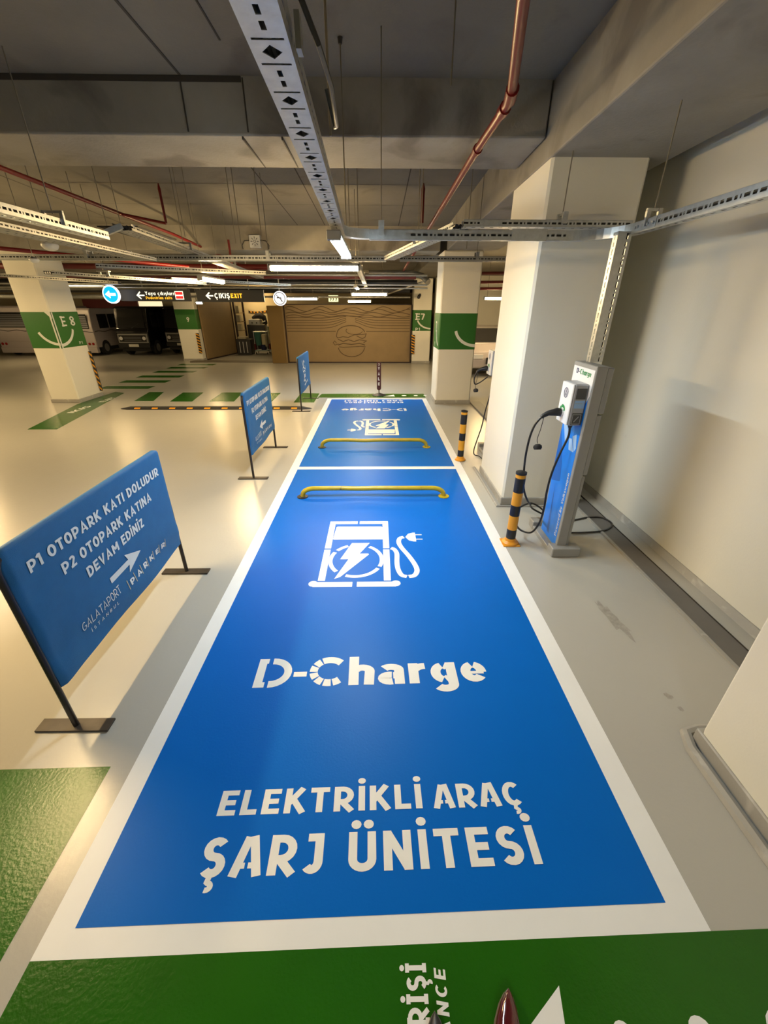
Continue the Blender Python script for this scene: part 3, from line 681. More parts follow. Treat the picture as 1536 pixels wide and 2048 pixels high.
# ================================================================ CHARGING TOTEM
def totem(label, dy, mirror=False):
    """totem with its graphic face toward the bays (-X); local y runs along the bay"""
    t = thing('charging_totem', label, 'EV charger', (1.58, 3.1 + dy, 0))
    Y = lambda y: y + dy
    obj('base_plate', B().box(1.47, 1.70, Y(2.96), Y(3.34), .002, .045, .004), 'grey', t)
    obj('base_foot', B().box(1.468, 1.705, Y(2.86), Y(2.965), .001, .085, .006), 'grey', t)
    obj('base_foot', B().box(1.468, 1.705, Y(3.335), Y(3.44), .001, .085, .006), 'grey', t)
    body = obj('body', B().box(1.52, 1.60, Y(2.915), Y(3.275), .045, 1.53, .005), 'grey', t)
    # graphic sheet
    fx = 1.5195
    def sheet(name, pts, m, lift=0, par=None):
        return obj(name, B().add([(fx - .0006 - lift, Y(p[0]), p[1]) for p in pts], [tuple(range(len(pts)))]), m, par or body, flat=True)
    sheet('blue_graphic', [(3.262, .06), (2.945, .06), (2.945, 1.49), (3.262, 1.49)], 'tblue')
    sheet('white_graphic', [(3.262, 1.502), (2.93, 1.502), (2.93, 1.325), (2.965, 1.27), (3.02, 1.335), (3.262, 1.36)], 'twhite', .0006)
    for q, m in (([(3.255, 1.08), (3.20, 1.10), (3.10, .97), (3.16, .93)], 'lblue'), ([(3.10, .97), (3.05, .98), (2.985, .89), (3.07, .885)], 'lblue'),
                 ([(3.05, 1.0), (2.99, 1.03), (2.955, .93), (2.98, .90)], 'lblue'), ([(3.262, 1.0), (3.13, .75), (3.10, .60), (3.262, .55)], 'dblue'),
                 ([(3.10, .10), (3.17, .55), (3.15, .10)], 'dblue'), ([(3.24, 1.22), (3.12, 1.1), (3.19, 1.09), (3.26, 1.17)], 'lblue')):
        sheet('graphic_facet', q, m, .0008)
    i = Ink((fx - .003, Y(3.205), 1.452), (0, -1, 0), (0, 0, 1)); i.text(0, 0, 'D', .036, .032, t=.17); i.text(.040, 0, '-', .036, .014, t=.17); i.done('lettering', 'navy', body)
    i = Ink((fx - .003, Y(3.145), 1.452), (0, -1, 0), (0, 0, 1)); i.text(0, 0, 'Charge', .036, .175, t=.16); i.done('lettering', 'gprint', body)
    i = Ink((fx - .0022, Y(2.962), .15), (0, 0, 1), (0, 1, 0)); i.text(0, 0, 'Powered by Volkswagen', .034, .57, t=.15, gap=.12); i.done('lettering', 'wprint', body)
    # rear cover in steps
    obj('rear_cover', B().box(1.602, 1.652, Y(2.93), Y(3.26), 1.20, 1.52, .006), 'grey', t)
    obj('rear_cover', B().box(1.602, 1.642, Y(2.93), Y(3.25), .72, 1.19, .006), 'grey', t)
    obj('rear_cover', B().box(1.602, 1.632, Y(2.93), Y(3.24), .05, .71, .006), 'grey', t)
    # wallbox
    wb_ = obj('charger_box', B().box(1.415, 1.519, Y(2.96), Y(3.155), 1.105, 1.405, .010), 'cover', t)
    obj('white_cover', B().box(1.405, 1.418, Y(2.963), Y(3.152), 1.108, 1.402, .005), 'twhite', t)
    obj('display_panel', B().box(1.435, 1.508, Y(2.9575), Y(2.9595), 1.30, 1.375), 'dgrey', wb_)
    obj('status_label', B().box(1.435, 1.508, Y(2.9575), Y(2.9595), 1.235, 1.29), 'lblue', wb_)
    obj('socket_panel', B().box(1.435, 1.512, Y(2.9575), Y(2.9595), 1.112, 1.20), 'dgrey', wb_)
    i = Ink((1.44, Y(2.957), 1.12), (1, 0, 0), (0, 0, 1))
    i.line([(.0, .0), (.06, .0), (.06, .07), (0, .07), (0, 0)], .004); i.line([(.015, .015), (.045, .055)], .006); i.line([(.01, .095), (.06, .095)], .006); i.line([(.0, .15), (.05, .15)], .004)
    i.done('label_print', 'cover', wb_)
    i = Ink((1.4035, Y(3.062), 1.33), (0, -1, 0), (0, 0, 1))
    i.line(arc(0, 0, .034, .034, 0, 360, 24), .005); i.line([(-.012, .028), (0, .002), (.012, .028)], .005); i.line([(-.028, .014), (-.012, -.024), (0, .0), (.012, -.024), (.028, .014)], .005)
    i.done('round_emblem', 'navy', wb_)
    i = Ink((1.4035, Y(3.07), 1.195), (0, -1, 0), (0, 0, 1)); i.line(arc(0, 0, .036, .036, 10, 120, 12), .022); i.line(arc(0, 0, .036, .036, 130, 165, 6), .022); i.done('green_ring', 'gprint', wb_)
    obj('socket_ring', B().tube([(1.404, Y(3.07), 1.18), (1.396, Y(3.07), 1.18)], .032, 16), 'twhite', wb_)
    obj('gland', B().tube([(1.47, Y(3.03), 1.11), (1.472, Y(3.03), 1.075)], .018, 12, rs=[.022, .014]), 'black', wb_)
    return t
tt = totem('blue and white D-Charge totem with wall box, beside the near bollard', 0)
t2 = totem('farther charging totem mostly hidden behind the cream column', 2.42)
t2.location.x += .035
def cableset(dy, label, label2, full=True):
    Y = lambda y: y + dy
    t = thing('charging_cable', label, 'cable', (1.3, 3.1 + dy, 0))
    if dy: t.location.x += .035
    obj('plug_handle', B().tube([(1.392, Y(3.07), 1.182), (1.37, Y(3.075), 1.184), (1.345, Y(3.08), 1.178), (1.31, Y(3.09), 1.170), (1.278, Y(3.095), 1.150), (1.262, Y(3.095), 1.136)], .02, 12,
        rs=[.030, .031, .026, .020, .017, .013]), 'black', t)
    def sm(P, n=7):
        out = []
        P = [Vector(p) for p in P]; Q = [P[0] * 2 - P[1]] + P + [P[-1] * 2 - P[-2]]
        for k in range(1, len(Q) - 2):
            for s in range(n):
                u = s / n; out.append(.5 * ((2 * Q[k]) + (-Q[k - 1] + Q[k + 1]) * u + (2 * Q[k - 1] - 5 * Q[k] + 4 * Q[k + 1] - Q[k + 2]) * u * u + (-Q[k - 1] + 3 * Q[k] - 3 * Q[k + 1] + Q[k + 2]) * u ** 3))
        out.append(P[-1]); return out
    P = [(1.265, Y(3.095), 1.139), (1.225, Y(3.10), 1.07), (1.205, Y(3.11), .95), (1.205, Y(3.12), .76), (1.235, Y(3.13), .54), (1.30, Y(3.18), .40), (1.38, Y(3.28), .30), (1.44, Y(3.40), .22), (1.52, Y(3.48), .14),
         (1.70, Y(3.50), .05), (1.90, Y(3.50), .012), (2.10, Y(3.56), .012), (2.25, Y(3.55), .012), (2.28, Y(3.42), .012), (2.15, Y(3.30), .012), (1.95, Y(3.26), .012), (1.80, Y(3.25), .015)]
    if full:
        obj('cable_run', B().tube(sm(P), .0085, 10), 'black', t)
        P = [(1.472, Y(3.03), 1.08), (1.475, Y(3.03), 1.0), (1.44, Y(3.03), .87), (1.405, Y(3.03), .70), (1.395, Y(3.03), .54), (1.40, Y(3.03), .38), (1.39, Y(3.04), .24), (1.355, Y(3.06), .14), (1.32, Y(3.12), .10),
             (1.27, Y(3.18), .11), (1.25, Y(3.24), .17), (1.28, Y(3.32), .21), (1.38, Y(3.42), .22), (1.50, Y(3.50), .20), (1.62, Y(3.48), .12), (1.68, Y(3.40), .02), (1.78, Y(3.26), .012)]
        obj('cable_run', B().tube(sm(P), .0085, 10), 'black', t)
    else:
        P = [(1.265, Y(3.095), 1.139), (1.24, Y(3.10), 1.05), (1.26, Y(3.11), .98), (1.32, Y(3.11), 1.0), (1.40, Y(3.05), 1.08)]
        obj('cable_run', B().tube(sm(P), .0085, 10), 'black', t)
        P = [(1.472, Y(3.03), 1.08), (1.46, Y(3.02), .9), (1.415, Y(3.02), .65), (1.39, Y(3.03), .42), (1.35, Y(3.05), .22), (1.325, Y(3.05), .09), (1.34, Y(3.05), .02), (1.40, Y(3.0), .012), (1.43, Y(2.8), .012)]
        obj('cable_run', B().tube(sm(P), .008, 10), 'black', t)
    obj('cap_cord', B().tube(sm([(1.285, Y(3.095), 1.145), (1.275, Y(3.09), 1.05), (1.262, Y(3.09), .97), (1.27, Y(3.09), .93)]), .0028, 6), 'black', t)
    obj('rubber_cap', B().tube([(1.27, Y(3.085), .925), (1.27, Y(3.08), .915), (1.27, Y(3.075), .90), (1.27, Y(3.07), .885)], .03, 14, rs=[.018, .032, .034, .026]), 'rubber', t)
cableset(0, 'black charging cable looping from the near totem and coiled on the floor', '')
cableset(2.42, 'black charging cable hanging from the farther totem beside the cream column', '', False)

# ================================================================ CABLE TRAYS
SIDE = [(.034, 1), (.014, 0), (.018, 1), (.014, 0), (.009, 1), (.014, 0), (.034, 1), (.014, 0), (.024, 1), (.014, 0)]
def perf(b, O, U, V, L, H, pat=SIDE, hh=.16, hc=.5):
    """strip with real slots: O corner, U along, V across (unit), length L, height H"""
    O = Vector(O); U = Vector(U); V = Vector(V); x = 0.0; k = 0
    za, zb = H * (hc - hh / 2), H * (hc + hh / 2)
    cells = []
    while x < L:
        l, h = pat[k % len(pat)]; l = min(l, L - x); cells.append((x, x + l, h)); x += l; k += 1
    def q(x0, x1, z0, z1): b.add([O + U * x0 + V * z0, O + U * x1 + V * z0, O + U * x1 + V * z1, O + U * x0 + V * z1], [(0, 1, 2, 3)])
    q(0, L, 0, za); q(0, L, zb, H)
    for x0, x1, h in cells:
        if not h: q(x0, x1, za, zb)
def tray(label, p0, p1, wdt, h, rods=(), bottom=True, mm='galv', pat=SIDE, plates=(), sidepat=True, ztop=None):
    """U shaped tray from p0 to p1 (centre of its bottom)"""
    p0 = Vector(p0); p1 = Vector(p1); U = (p1 - p0); L = U.length; U.normalize()
    S = Vector((U.y, -U.x, 0)).normalized(); V = Vector((0, 0, 1))
    t = thing('cable_tray', label, 'cable tray', p0)
    for s in (1, -1):
        b = B(); perf(b, p0 + S * s * wdt / 2, U, V, L, h, pat, .26 if h > .05 else .3); 
        b.add([p0 + S * s * wdt / 2 + V * h, p1 + S * s * wdt / 2 + V * h, p1 + S * s * (wdt / 2 - .008) + V * h, p0 + S * s * (wdt / 2 - .008) + V * h], [(0, 1, 2, 3)])
        obj('side_rail', b, mm, t, sol=.0015, flat=True)
    b = B(); n = 1
    if wdt > .12:
        for k in (0, 1, 2):
            perf(b, p0 - S * wdt / 2 + S * (wdt / 3 * k), U, S, L, wdt / 3, [(.03, 1), (.05, 0)], .25)
    else: perf(b, p0 - S * wdt / 2, U, S, L, wdt, [(.03, 1), (.04, 0)], .22)
    obj('base_web', b, mm, t, sol=.0015, flat=True)
    b = B(); hw = wdt / 2 - .006  # black cable runs added inside so the slots read dark
    for q in (-.55, .0, .55):
        a = p0 + S * (hw * q) + V * h * .42; e = p1 + S * (hw * q) + V * h * .42; b.tube([a, e], min(hw * .40, h * .36), 6)
    obj('dark_cable_fill', b, 'black', t, kind='stuff')
    for d in rods:
        c = p0 + U * d; zt = ztop if ztop else slab_z(c.y) - .002
        off = S * (wdt / 2 + .012)
        obj('hanger_rod', B().tube([c + V * (h + .03), (c.x, c.y, zt)], .004, 6), 'steel', t)
        b = B()
        for s in (1, -1):
            q = c + S * s * (wdt / 2 + .004)
            b.box(q.x - .012 - abs(U.x) * .008, q.x + .012 + abs(U.x) * .008, q.y - .010, q.y + .010, q.z + .02, q.z + h + .05)
        q0 = c - S * (wdt / 2 + .012); q1 = c + S * (wdt / 2 + .012)
        b.box(min(q0.x, q1.x) - .006, max(q0.x, q1.x) + .006, min(q0.y, q1.y) - .006, max(q0.y, q1.y) + .006, c.z + h + .035, c.z + h + .05)
        obj('hanger_bracket', b, mm, t)
    for d, l in plates:
        for s in (1, -1):
            a = p0 + U * d + S * s * (wdt / 2 + .002); e = a + U * l
            b = B(); b.add([a + V * .006, e + V * .006, e + V * (h - .004), a + V * (h - .004)], [(0, 1, 2, 3)])
            pl_ = obj('splice_plate', b, mm, t, sol=.002, flat=True)
            for f in (.1, .36, .62, .9):
                c = a + U * (l * f) + V * (h * .5)
                obj('bolt', B().tube([c, c + S * s * .009], .0075, 8), 'galv', pl_)
    return t
# overhead tray whose slotted underside runs toward the camera
t = thing('cable_tray', 'galvanised tray overhead with slotted underside, running from the top edge to the white lamp', 'cable tray', (-.29, 1.0, 2.33))
x0, x1 = -.2275, -.1525; z = 2.325; b = B()
def skew(b):   # the tray drifts left as it recedes
    b.v = [(v[0] - .026 * (v[1] - .9), v[1], v[2]) for v in b.v]; return b
def q4(a, b_, c, d, zz=z): b.add([(a, c, zz), (b_, c, zz), (b_, d, zz), (a, d, zz)], [(0, 1, 2, 3)])
wd = x1 - x0; y = -1.4; kk = 0
cw = .018
while y < 3.18:
    # slit
    q4(x0, x0 + .008, y, y + .007); q4(x1 - .008, x1, y, y + .007); y += .007
    Lc = .078
    if kk % 2 == 0:   # lozenge hole
        xm = (x0 + x1) / 2; ym = y + Lc / 2; rx, ry = .019, .024
        C4 = [(x0, y), (x1, y), (x1, y + Lc), (x0, y + Lc)]; H4 = [(xm, ym - ry), (xm + rx, ym), (xm, ym + ry), (xm - rx, ym)]
        b.add([(p[0], p[1], z) for p in C4 + H4], [(0, 1, 4), (1, 5, 4), (1, 2, 5), (2, 6, 5), (2, 3, 6), (3, 7, 6), (3, 0, 7), (0, 4, 7)])
    else:
        xm = (x0 + x1) / 2; Lc = .11
        q4(x0, xm - .005, y, y + Lc); q4(xm + .005, x1, y, y + Lc)
        for a, c in ((0, .02), (.046, .062), (.088, .11)): q4(xm - .005, xm + .005, y + a, y + c)
    y += Lc; kk += 1
obj('base_web', skew(b), 'galv', t, sol=.0015, flat=True)
for x in (x0, x1):
    b = B(); perf(b, (x, -1.4, z), (0, 1, 0), (0, 0, 1), y + 1.4, .05); obj('side_rail', skew(b), 'galv', t, sol=.0015, flat=True)
b = B()
for k, (dx, dz) in enumerate(((.012, .014), (.026, .014), (.04, .014), (.054, .014), (.066, .014), (.03, .028), (.048, .03))):
    b.tube([(x0 + dx, -1.4 + .3 * s, z + dz + .004 * math.sin(s * 2.1 + k)) for s in range(16)], .008, 6)
obj('dark_cable_fill', skew(b), 'black', t, kind='stuff')  # black cables spread over the full width to darken the underside slots
b = B(); b.tube([(x1 + .02, 1.0, z + .05), (x1 + .05, 1.02, z - .01), (x1 + .06, 1.15, z - .02), (x1 + .055, 1.32, z - .03), (x1 + .045, 1.40, z - .01), (x1 + .03, 1.36, z + .05)], .005, 8)
obj('cable_loop', b, 'black', t)
obj('hanger_bracket', B().box(x1 + .004, x1 + .014, 1.06, 1.09, z + .0, z + .05), 'galvd', t)
obj('hanger_rod', B().tube([(x1 + .015, 1.6, z + .03), (x1 + .015, 1.6, 3.378)], .004, 6), 'steel', t)
obj('hanger_rod', B().tube([(-.222, 3.56, z + .03), (-.222, 3.56, 3.378)], .0045, 6), 'steel', t)
obj('rod_anchor', B().lathe(-.222, 3.56, [(.012, 3.35), (.016, 3.379)], 10), 'joint', t)
# curved corner piece: from the overhead tray into the cross tray
def bend(name, cx, cy, r, a0, a1, z, h, w, par, m='galv'):
    n = 10
    for rr in (r, r + w):
        b = B(); P = arc(cx, cy, rr, rr, a0, a1, n)
        for k in range(n): b.add([(P[k][0], P[k][1], z), (P[k + 1][0], P[k + 1][1], z), (P[k + 1][0], P[k + 1][1], z + h), (P[k][0], P[k][1], z + h)], [(0, 1, 2, 3)])
        obj('bend_rail', b, m, par, sol=.0015, flat=True)
    b = B(); P = arc(cx, cy, r, r, a0, a1, n); Q = arc(cx, cy, r + w, r + w, a0, a1, n)
    for k in range(n): b.add([(P[k][0], P[k][1], z), (P[k + 1][0], P[k + 1][1], z), (Q[k + 1][0], Q[k + 1][1], z), (Q[k][0], Q[k][1], z)], [(0, 1, 2, 3)])
    obj('bend_web', b, m, par, sol=.0015, flat=True)
xe = x1 - .026 * (y - .9)
bend('b', xe + .16, y, .16, 180, 90, z, .055, .07, t)
ycr = y + .16 + .035
t = tray('galvanised cable tray crossing level in front of the columns, right of the white lamp', (xe + .16, ycr, 2.318), (1.34, ycr, 2.318), .06, .06, rods=(.085,), plates=((.0, .28),))
bend('b', 1.34, ycr - .03 - .31, .31, 90, 0, 2.318, .06, .06, t)
obj('splice_plate', B().box(.95, 1.20, ycr - .0345, ycr - .0315, 2.314, 2.385), 'galv', t)
tray('slotted galvanised tray running along the right wall toward the camera, above the totem', (1.68, ycr - .34, 2.318), (1.70, -2.5, 2.318), .06, .062, rods=(.12, 3.2), plates=((0.02, .2),))
# vertical drop to the totem
t = thing('cable_tray', 'upright galvanised tray dropping from overhead into the top of the charging totem', 'cable tray', (1.61, 3.14, 1.54))
for x in (1.565, 1.655):
    b = B(); perf(b, (x, 3.13, 1.535), (0, 0, 1), (0, 1, 0), .80, .06); obj('side_rail', b, 'galv', t, sol=.0015, flat=True)
b = B(); perf(b, (1.565, 3.13, 1.535), (0, 0, 1), (1, 0, 0), .80, .09, hc=.72); obj('front_web', b, 'galv', t, sol=.0015, flat=True)
b = B()
for x, y in ((1.583, 3.15), (1.60, 3.165), (1.618, 3.15), (1.636, 3.16)): b.tube([(x, y, 1.537), (x, y, 2.33)], .010, 8)
obj('dark_cable_fill', b, 'rubber', t, kind='stuff')  # dark cables put behind the web so its slots do not show bright
# rear set
t = tray('galvanised tray passing across the face of the cream column, with a hanger and rod', (.66, 3.76, 2.44), (1.95, 3.76, 2.44), .10, .045, rods=(.76,), plates=((.12, .16),))
t = tray('galvanised tray slanting away behind the cross tray toward the banded column', (.66, 3.84, 2.44), (.16, 6.05, 2.42), .13, .045, rods=(1.0,))
tray('slotted tray crossing in front of the banded column', (.30, 6.18, 2.42), (2.3, 6.18, 2.42), .10, .055, rods=(1.0,), mm='galvd')
tray('long slotted tray crossing the aisle above the warm tube light', (-9.5, 6.18, 2.415), (.12, 6.18, 2.415), .12, .06, rods=(1.9, 4.3, 5.8, 6.3, 8.1), mm='galv')
# left set
t = tray('slotted tray along the left aisle, lit gold by the warm lamps', (-2.36, -1.5, 2.41), (-2.40, 4.28, 2.41), .12, .06, rods=(4.3, 5.2), mm='galv')
t = tray('raised slotted tray continuing down the left aisle past the hanging signs', (-2.28, 4.42, 2.50), (-2.62, 10.5, 2.44), .16, .05, rods=(1.5, 3.6), mm='galvd')
obj('jog_piece', B().tube([(-2.40, 4.345, 2.47), (-2.28, 4.42, 2.53)], .03, 4), 'galv', t)
obj('cover_plate', B().box(-2.55, -2.18, 4.50, 5.3, 2.535, 2.545), 'dmetal', t)
tray('wide plain tray below the slotted one at the far left', (-2.62, -1.5, 2.40), (-2.68, 5.6, 2.36), .20, .035, rods=(3.9,), mm='galvd')
tray('short tray stub at the left edge below the gold lit tray', (-4.2, 3.25, 2.33), (-2.9, 3.5, 2.33), .10, .06, mm='galv')
tray('low tray crossing before the E8 column near its top', (-9.4, 8.0, 2.48), (-4.4, 8.0, 2.22), .09, .045, rods=(2.3,), mm='galvd')
tray('dull tray in a tangle of trays left of the warm lamp', (-3.9, 6.6, 2.36), (-1.9, 7.9, 2.36), .20, .05, mm='galvd')
tray('dull tray continuing behind the tangle of trays', (-3.6, 8.1, 2.29), (-2.0, 10.4, 2.29), .20, .04, mm='galvd')
tray('narrow tray below the tangle of trays on the left', (-4.1, 5.9, 2.24), (-3.2, 8.6, 2.24), .14, .04, rods=(.8,), mm='galvd')
tray('tray carrying the row of lamps beyond the white lamp', (-.30, 6.4, 2.44), (-.30, 12.5, 2.36), .09, .05, rods=(.4, 1.6, 3.0), mm='galvd')

# ================================================================ PIPES
def pipe(label, pts, r, m='red', stubs=(), cat='pipe', n=12, joints=()):
    t = thing('ceiling_pipe', label, cat, pts[0])
    obj('pipe_run', B().tube(pts, r, n), m, t)
    for j in joints:
        a = Vector(j[0]); b_ = Vector(j[1]); obj('coupling', B().tube([a, b_], r * 1.3, n), m, t)
    for s in stubs:
        s = Vector(s)
        obj('sprinkler_stub', B().tube([s, (s.x, s.y, s.z + .30), (s.x, s.y, s.z + .36), (s.x, s.y, s.z + .42)], r * .8, 8, rs=[r * .75, r * .75, r * .9, r * .3]), m, t)
    return t
def hang(t, x, y, z): obj('hanger_rod', B().tube([(x, y, z), (x, y, slab_z(y) - .002)], .004, 6), 'steel', t)
t = pipe('red sprinkler pipe bending overhead right of centre, with coppery glints', [(.48, 1.2, 2.98), (.50, 1.6, 2.98), (.575, 2.3, 2.98), (.765, 3.09, 2.98), (.785, 3.2, 2.98), (.787, 3.35, 2.98), (.78, 4.05, 2.98), (.70, 8.9, 2.79), (.60, 14.8, 2.55)], .028, stubs=((.60, 6.5, 2.88),),
     joints=(((.76, 3.06, 2.98), (.785, 3.2, 2.98)), ((.787, 3.30, 2.98), (.786, 3.37, 2.98)), ((.781, 4.02, 2.98), (.780, 4.07, 2.98))))
t = pipe('thin red pipe running along the left aisle below the ceiling', [(-3.45, -2, 3.0), (-3.38, 4.6, 3.0), (-3.30, 7.9, 2.93), (-3.30, 12.0, 2.76)], .022, stubs=((-2.77, 6.5, 2.86),))
hang(t, -3.38, 4.4, 3.0)
obj('branch', B().tube([(-3.34, 6.5, 2.96), (-2.77, 6.5, 2.86)], .016, 8), 'red', t)
pipe('small red drop pipe hanging near the junction box', [(-2.66, 8.7, 2.45), (-2.66, 8.7, 2.95)], .02, 'red')
pipe('red pipe low at the left edge, passing the E8 column', [(-6.2, 5.2, 2.62), (-3.3, 8.3, 2.50)], .026, 'red')
px = [('dark red pipe crossing far back above the hanging signs', 9.9, 2.62, .055, 'dred', -16, -2.0), ('silver pipe crossing far back under the dark red one', 10.2, 2.50, .025, 'galvd', -16, 1.1),
      ('second dark red pipe crossing far back', 10.8, 2.50, .05, 'dred', -16, .9), ('thin silver conduit above the exit sign', 10.6, 2.33, .018, 'galv', -12, 1.15),
      ('black pipe crossing far back behind the signs', 11.6, 2.42, .06, 'black', -16, 1.0), ('long silver rail just above both direction signs', 10.95, 2.275, .016, 'galv', -9, 1.2),
      ('grey duct pipe behind the warm ceiling tubes', 12.6, 2.50, .09, 'galvd', -14, 1.0), ('silver pipe over the burger panel', 14.4, 2.40, .035, 'galvd', -14, 1.1),
      ('dull pipe close above the burger panel', 15.2, 2.16, .03, 'galvd', -12, 1.1), ('black duct close above the burger panel', 15.5, 2.36, .09, 'black', -14, 1.1)]
for lab, y, z, r, m, xa, xb in px: pipe(lab, [(xa, y, z), (xb, y, z)], r, m)
pipe('thick lagged pipe elbow beside the E7 column', [(-.2, 11.6, 2.62), (.9, 11.6, 2.62), (1.12, 11.5, 2.56), (1.25, 11.3, 2.42)], .07, 'galvd')
pipe('thin shiny pipe slanting left of the lagged elbow', [(1.1, 11.2, 2.42), (.35, 14.9, 2.25)], .02, 'galv')
pipe('silver duct running left to right behind the E8 column', [(-18, 13.5, 2.35), (-5.5, 13.5, 2.35)], .07, 'galvd')
pipe('second silver duct low behind the E8 column', [(-20, 15.0, 2.15), (-6.5, 15.0, 2.15)], .06, 'galv')
for lab, y, z in (('upper dark red pipe in the right lane', 11.5, 2.62), ('middle dark red pipe in the right lane', 12.0, 2.45), ('lower dark red pipe in the right lane', 12.5, 2.32)):
    pipe(lab, [(2.3, y, z), (9, y - 1, z + .05)], .035, 'dred')
# rods hanging on their own above the left aisle
k = 0
for x, y, zb in ((-2.95, 5.4, 2.6), (-2.2, 5.6, 2.6), (-2.1, 5.6, 2.6), (-1.66, 5.7, 2.55), (-1.60, 5.7, 2.55), (-1.35, 5.7, 2.55), (-.32, 5.75, 2.5), (-.22, 5.8, 2.5), (.45, 5.3, 2.5), (1.05, 5.6, 2.5), (.42, 3.1, 3.0)):
    o = obj('hanger_rod', B().tube([(x, y, zb), (x, y, slab_z(y) - .002)], .0045, 6), 'steel')
    tag(o, 'thin steel rod hanging from the bare slab between the two cross beams', 'rod', 'bare hanger rods')

# ================================================================ LAMPS
def lamp(label, c, ax, L, kind, w=.075, h=.07, rods=False, rod_top=None):
    cx, cy, cz = c
    t = thing('tube_light', label, 'ceiling light', (cx, cy, cz))
    hx, hy = (L / 2, w / 2) if ax == 'x' else (w / 2, L / 2)
    obj('housing', B().box(cx - hx, cx + hx, cy - hy, cy + hy, cz, cz + h * .45, .006), 'grey', t)
    P = [(a[0], a[1]) for a in arc(0, 0, w / 2 * .9, h * (.2 if kind == 'cool' else .75), 180, 360, 10)]
    ml = {'cool': 'e_cool', 'warm': 'e_warm', 'far': 'e_far'}[kind]
    e = L / 2 - .03
    if ax == 'x': bb = B().prism([(cy + p[0], cz + p[1]) for p in P], 0, cx - e, cx + e)
    else: bb = B().prism([(cx + p[0], cz + p[1]) for p in P], 1, cy - e, cy + e)
    bb.sm = True
    obj('diffuser', bb, ml, t)
    for s in (-1, 1):
        if ax == 'x': obj('end_cap', B().box(cx + s * e, cx + s * (L / 2 + .004), cy - hy, cy + hy, cz - h * (.3 if kind == 'cool' else .7), cz + h * .4, .004), 'grey', t)
        else: obj('end_cap', B().box(cx - hx, cx + hx, cy + s * e, cy + s * (L / 2 + .004), cz - h * (.3 if kind == 'cool' else .7), cz + h * .4, .004), 'grey', t)
    if rods:
        for s in (-1, 1):
            x, y = (cx + s * L * .35, cy) if ax == 'x' else (cx, cy + s * L * .35)
            obj('hanger_rod', B().tube([(x, y, cz + h * .4), (x, y, slab_z(y) + .002)], .005, 6), 'steel', t)
    return t
lamp('bright cool white tube light hanging from the end of the overhead tray', (-.255, 3.42, 2.268), 'y', 1.10, 'cool', w=.085)
lamp('long warm tube light crossing above the aisle, brightest in the middle', (-.82, 6.18, 2.36), 'x', 1.2, 'warm')
lamp('warm tube light over the left aisle, seen end on left of the middle lamps', (-2.8, 7.95, 2.30), 'y', 1.1, 'warm', rods=True)
lamp('warm tube light left of the camera, out of the frame', (-2.8, 2.25, 2.34), 'y', 1.2, 'warm', rods=True)
lamp('cool tube light behind the camera over the bay', (-.15, -2.7, 2.30), 'y', 1.15, 'cool', rods=True)
lamp('small warm tube light in front of the burger panel centre', (-.2, 11.9, 2.19), 'x', .95, 'far', rods=True)
lamp('lowest warm tube light in front of the burger panel', (-.55, 14.2, 2.05), 'x', .75, 'far', rods=True)
lamp('warm tube light right of the round no turn sign', (-2.15, 13.2, 2.10), 'x', .9, 'far', rods=True)
lamp('cool white tube light farther along the row, seen end on', (-.45, 10.1, 2.25), 'y', 1.15, 'cool', rods=True)
lamp('added warm lamp in the right lane, unseen behind the banded column', (5.2, 11.5, 2.2), 'y', 1.2, 'warm', rods=True)  # unseen lamp added to brighten the end wall of the lane
lamp('warm lamp in the right lane, seen between two columns', (3.35, 13.0, 2.12), 'x', .6, 'warm', rods=True)
lamp('warm lamp over the left lane, out of the frame', (-9.0, 8.0, 2.3), 'y', 1.2, 'warm', rods=True)
lamp('added warm fill light behind the camera on the left, out of the frame', (-2.7, -3.0, 2.34), 'y', 1.2, 'far', rods=True)  # fill added for the right wall and the niche beside the column
lamp('added warm lamp over the parked vans, unseen above them', (-12.5, 16.6, 2.45), 'x', 1.2, 'far', rods=True)  # extra hidden lamp put in to lift the vans
lamp('added warm lamp over the left part of the aisle, out of the frame', (-6.9, 5.4, 2.3), 'y', 1.2, 'warm', rods=True)  # added for more light on the front of the E8 column
lamp('warm lamp far left over the parked vans lane', (-15, 13.0, 2.6), 'x', 1.2, 'warm', rods=True)
lamp('warm lamp over the crossing bars', (-8.6, 13.4, 2.62), 'x', 1.2, 'far', rods=True)
lamp('small warm lamp just left of the EXIT sign', (-5.9, 15.2, 2.0), 'x', .25, 'warm', rods=True)
lamp('warm lamp inside the cleaning store', (-5.5, 20.3, 2.5), 'x', 1.0, 'far', rods=True)

# round dome fittings, junction box
for lab, x, y, z, r in (('white oval dome fitting under the left trays', -3.70, 5.5, 2.50, .085), ('smaller white dome fitting on the E8 column side', -3.93, 5.5, 2.36, .05)):
    t = thing('dome_fitting', lab, 'dome fitting', (x, y, z))
    bb = B(); bb.lathe(x, y, [(r * .3, z - r * .62), (r * .75, z - r * .45), (r, z - r * .1), (r, z + r * .1), (r * .8, z + r * .3)], 18)
    obj('dome', bb, 'dome', t); obj('mount', B().lathe(x, y, [(r * .7, z + r * .3), (r * .7, z + r * .5)], 14), 'black', t)
    obj('stem', B().tube([(x, y, z + r * .4), (x, y, slab_z(y) - .002)], .004, 6), 'steel', t)
t = thing('junction_box', 'pale square junction box with ribbed lid on the second beam', 'junction box', (-2.26, 9.02, 2.87))
obj('box_body', B().box(-2.36, -2.16, 8.97, 9.045, 2.86, 3.06, .006), 'cover', t)
i = Ink((-2.26, 8.966, 2.96), (1, 0, 0), (0, 0, 1)); i.line(arc(0, 0, .02, .02, 0, 360, 12), .008)
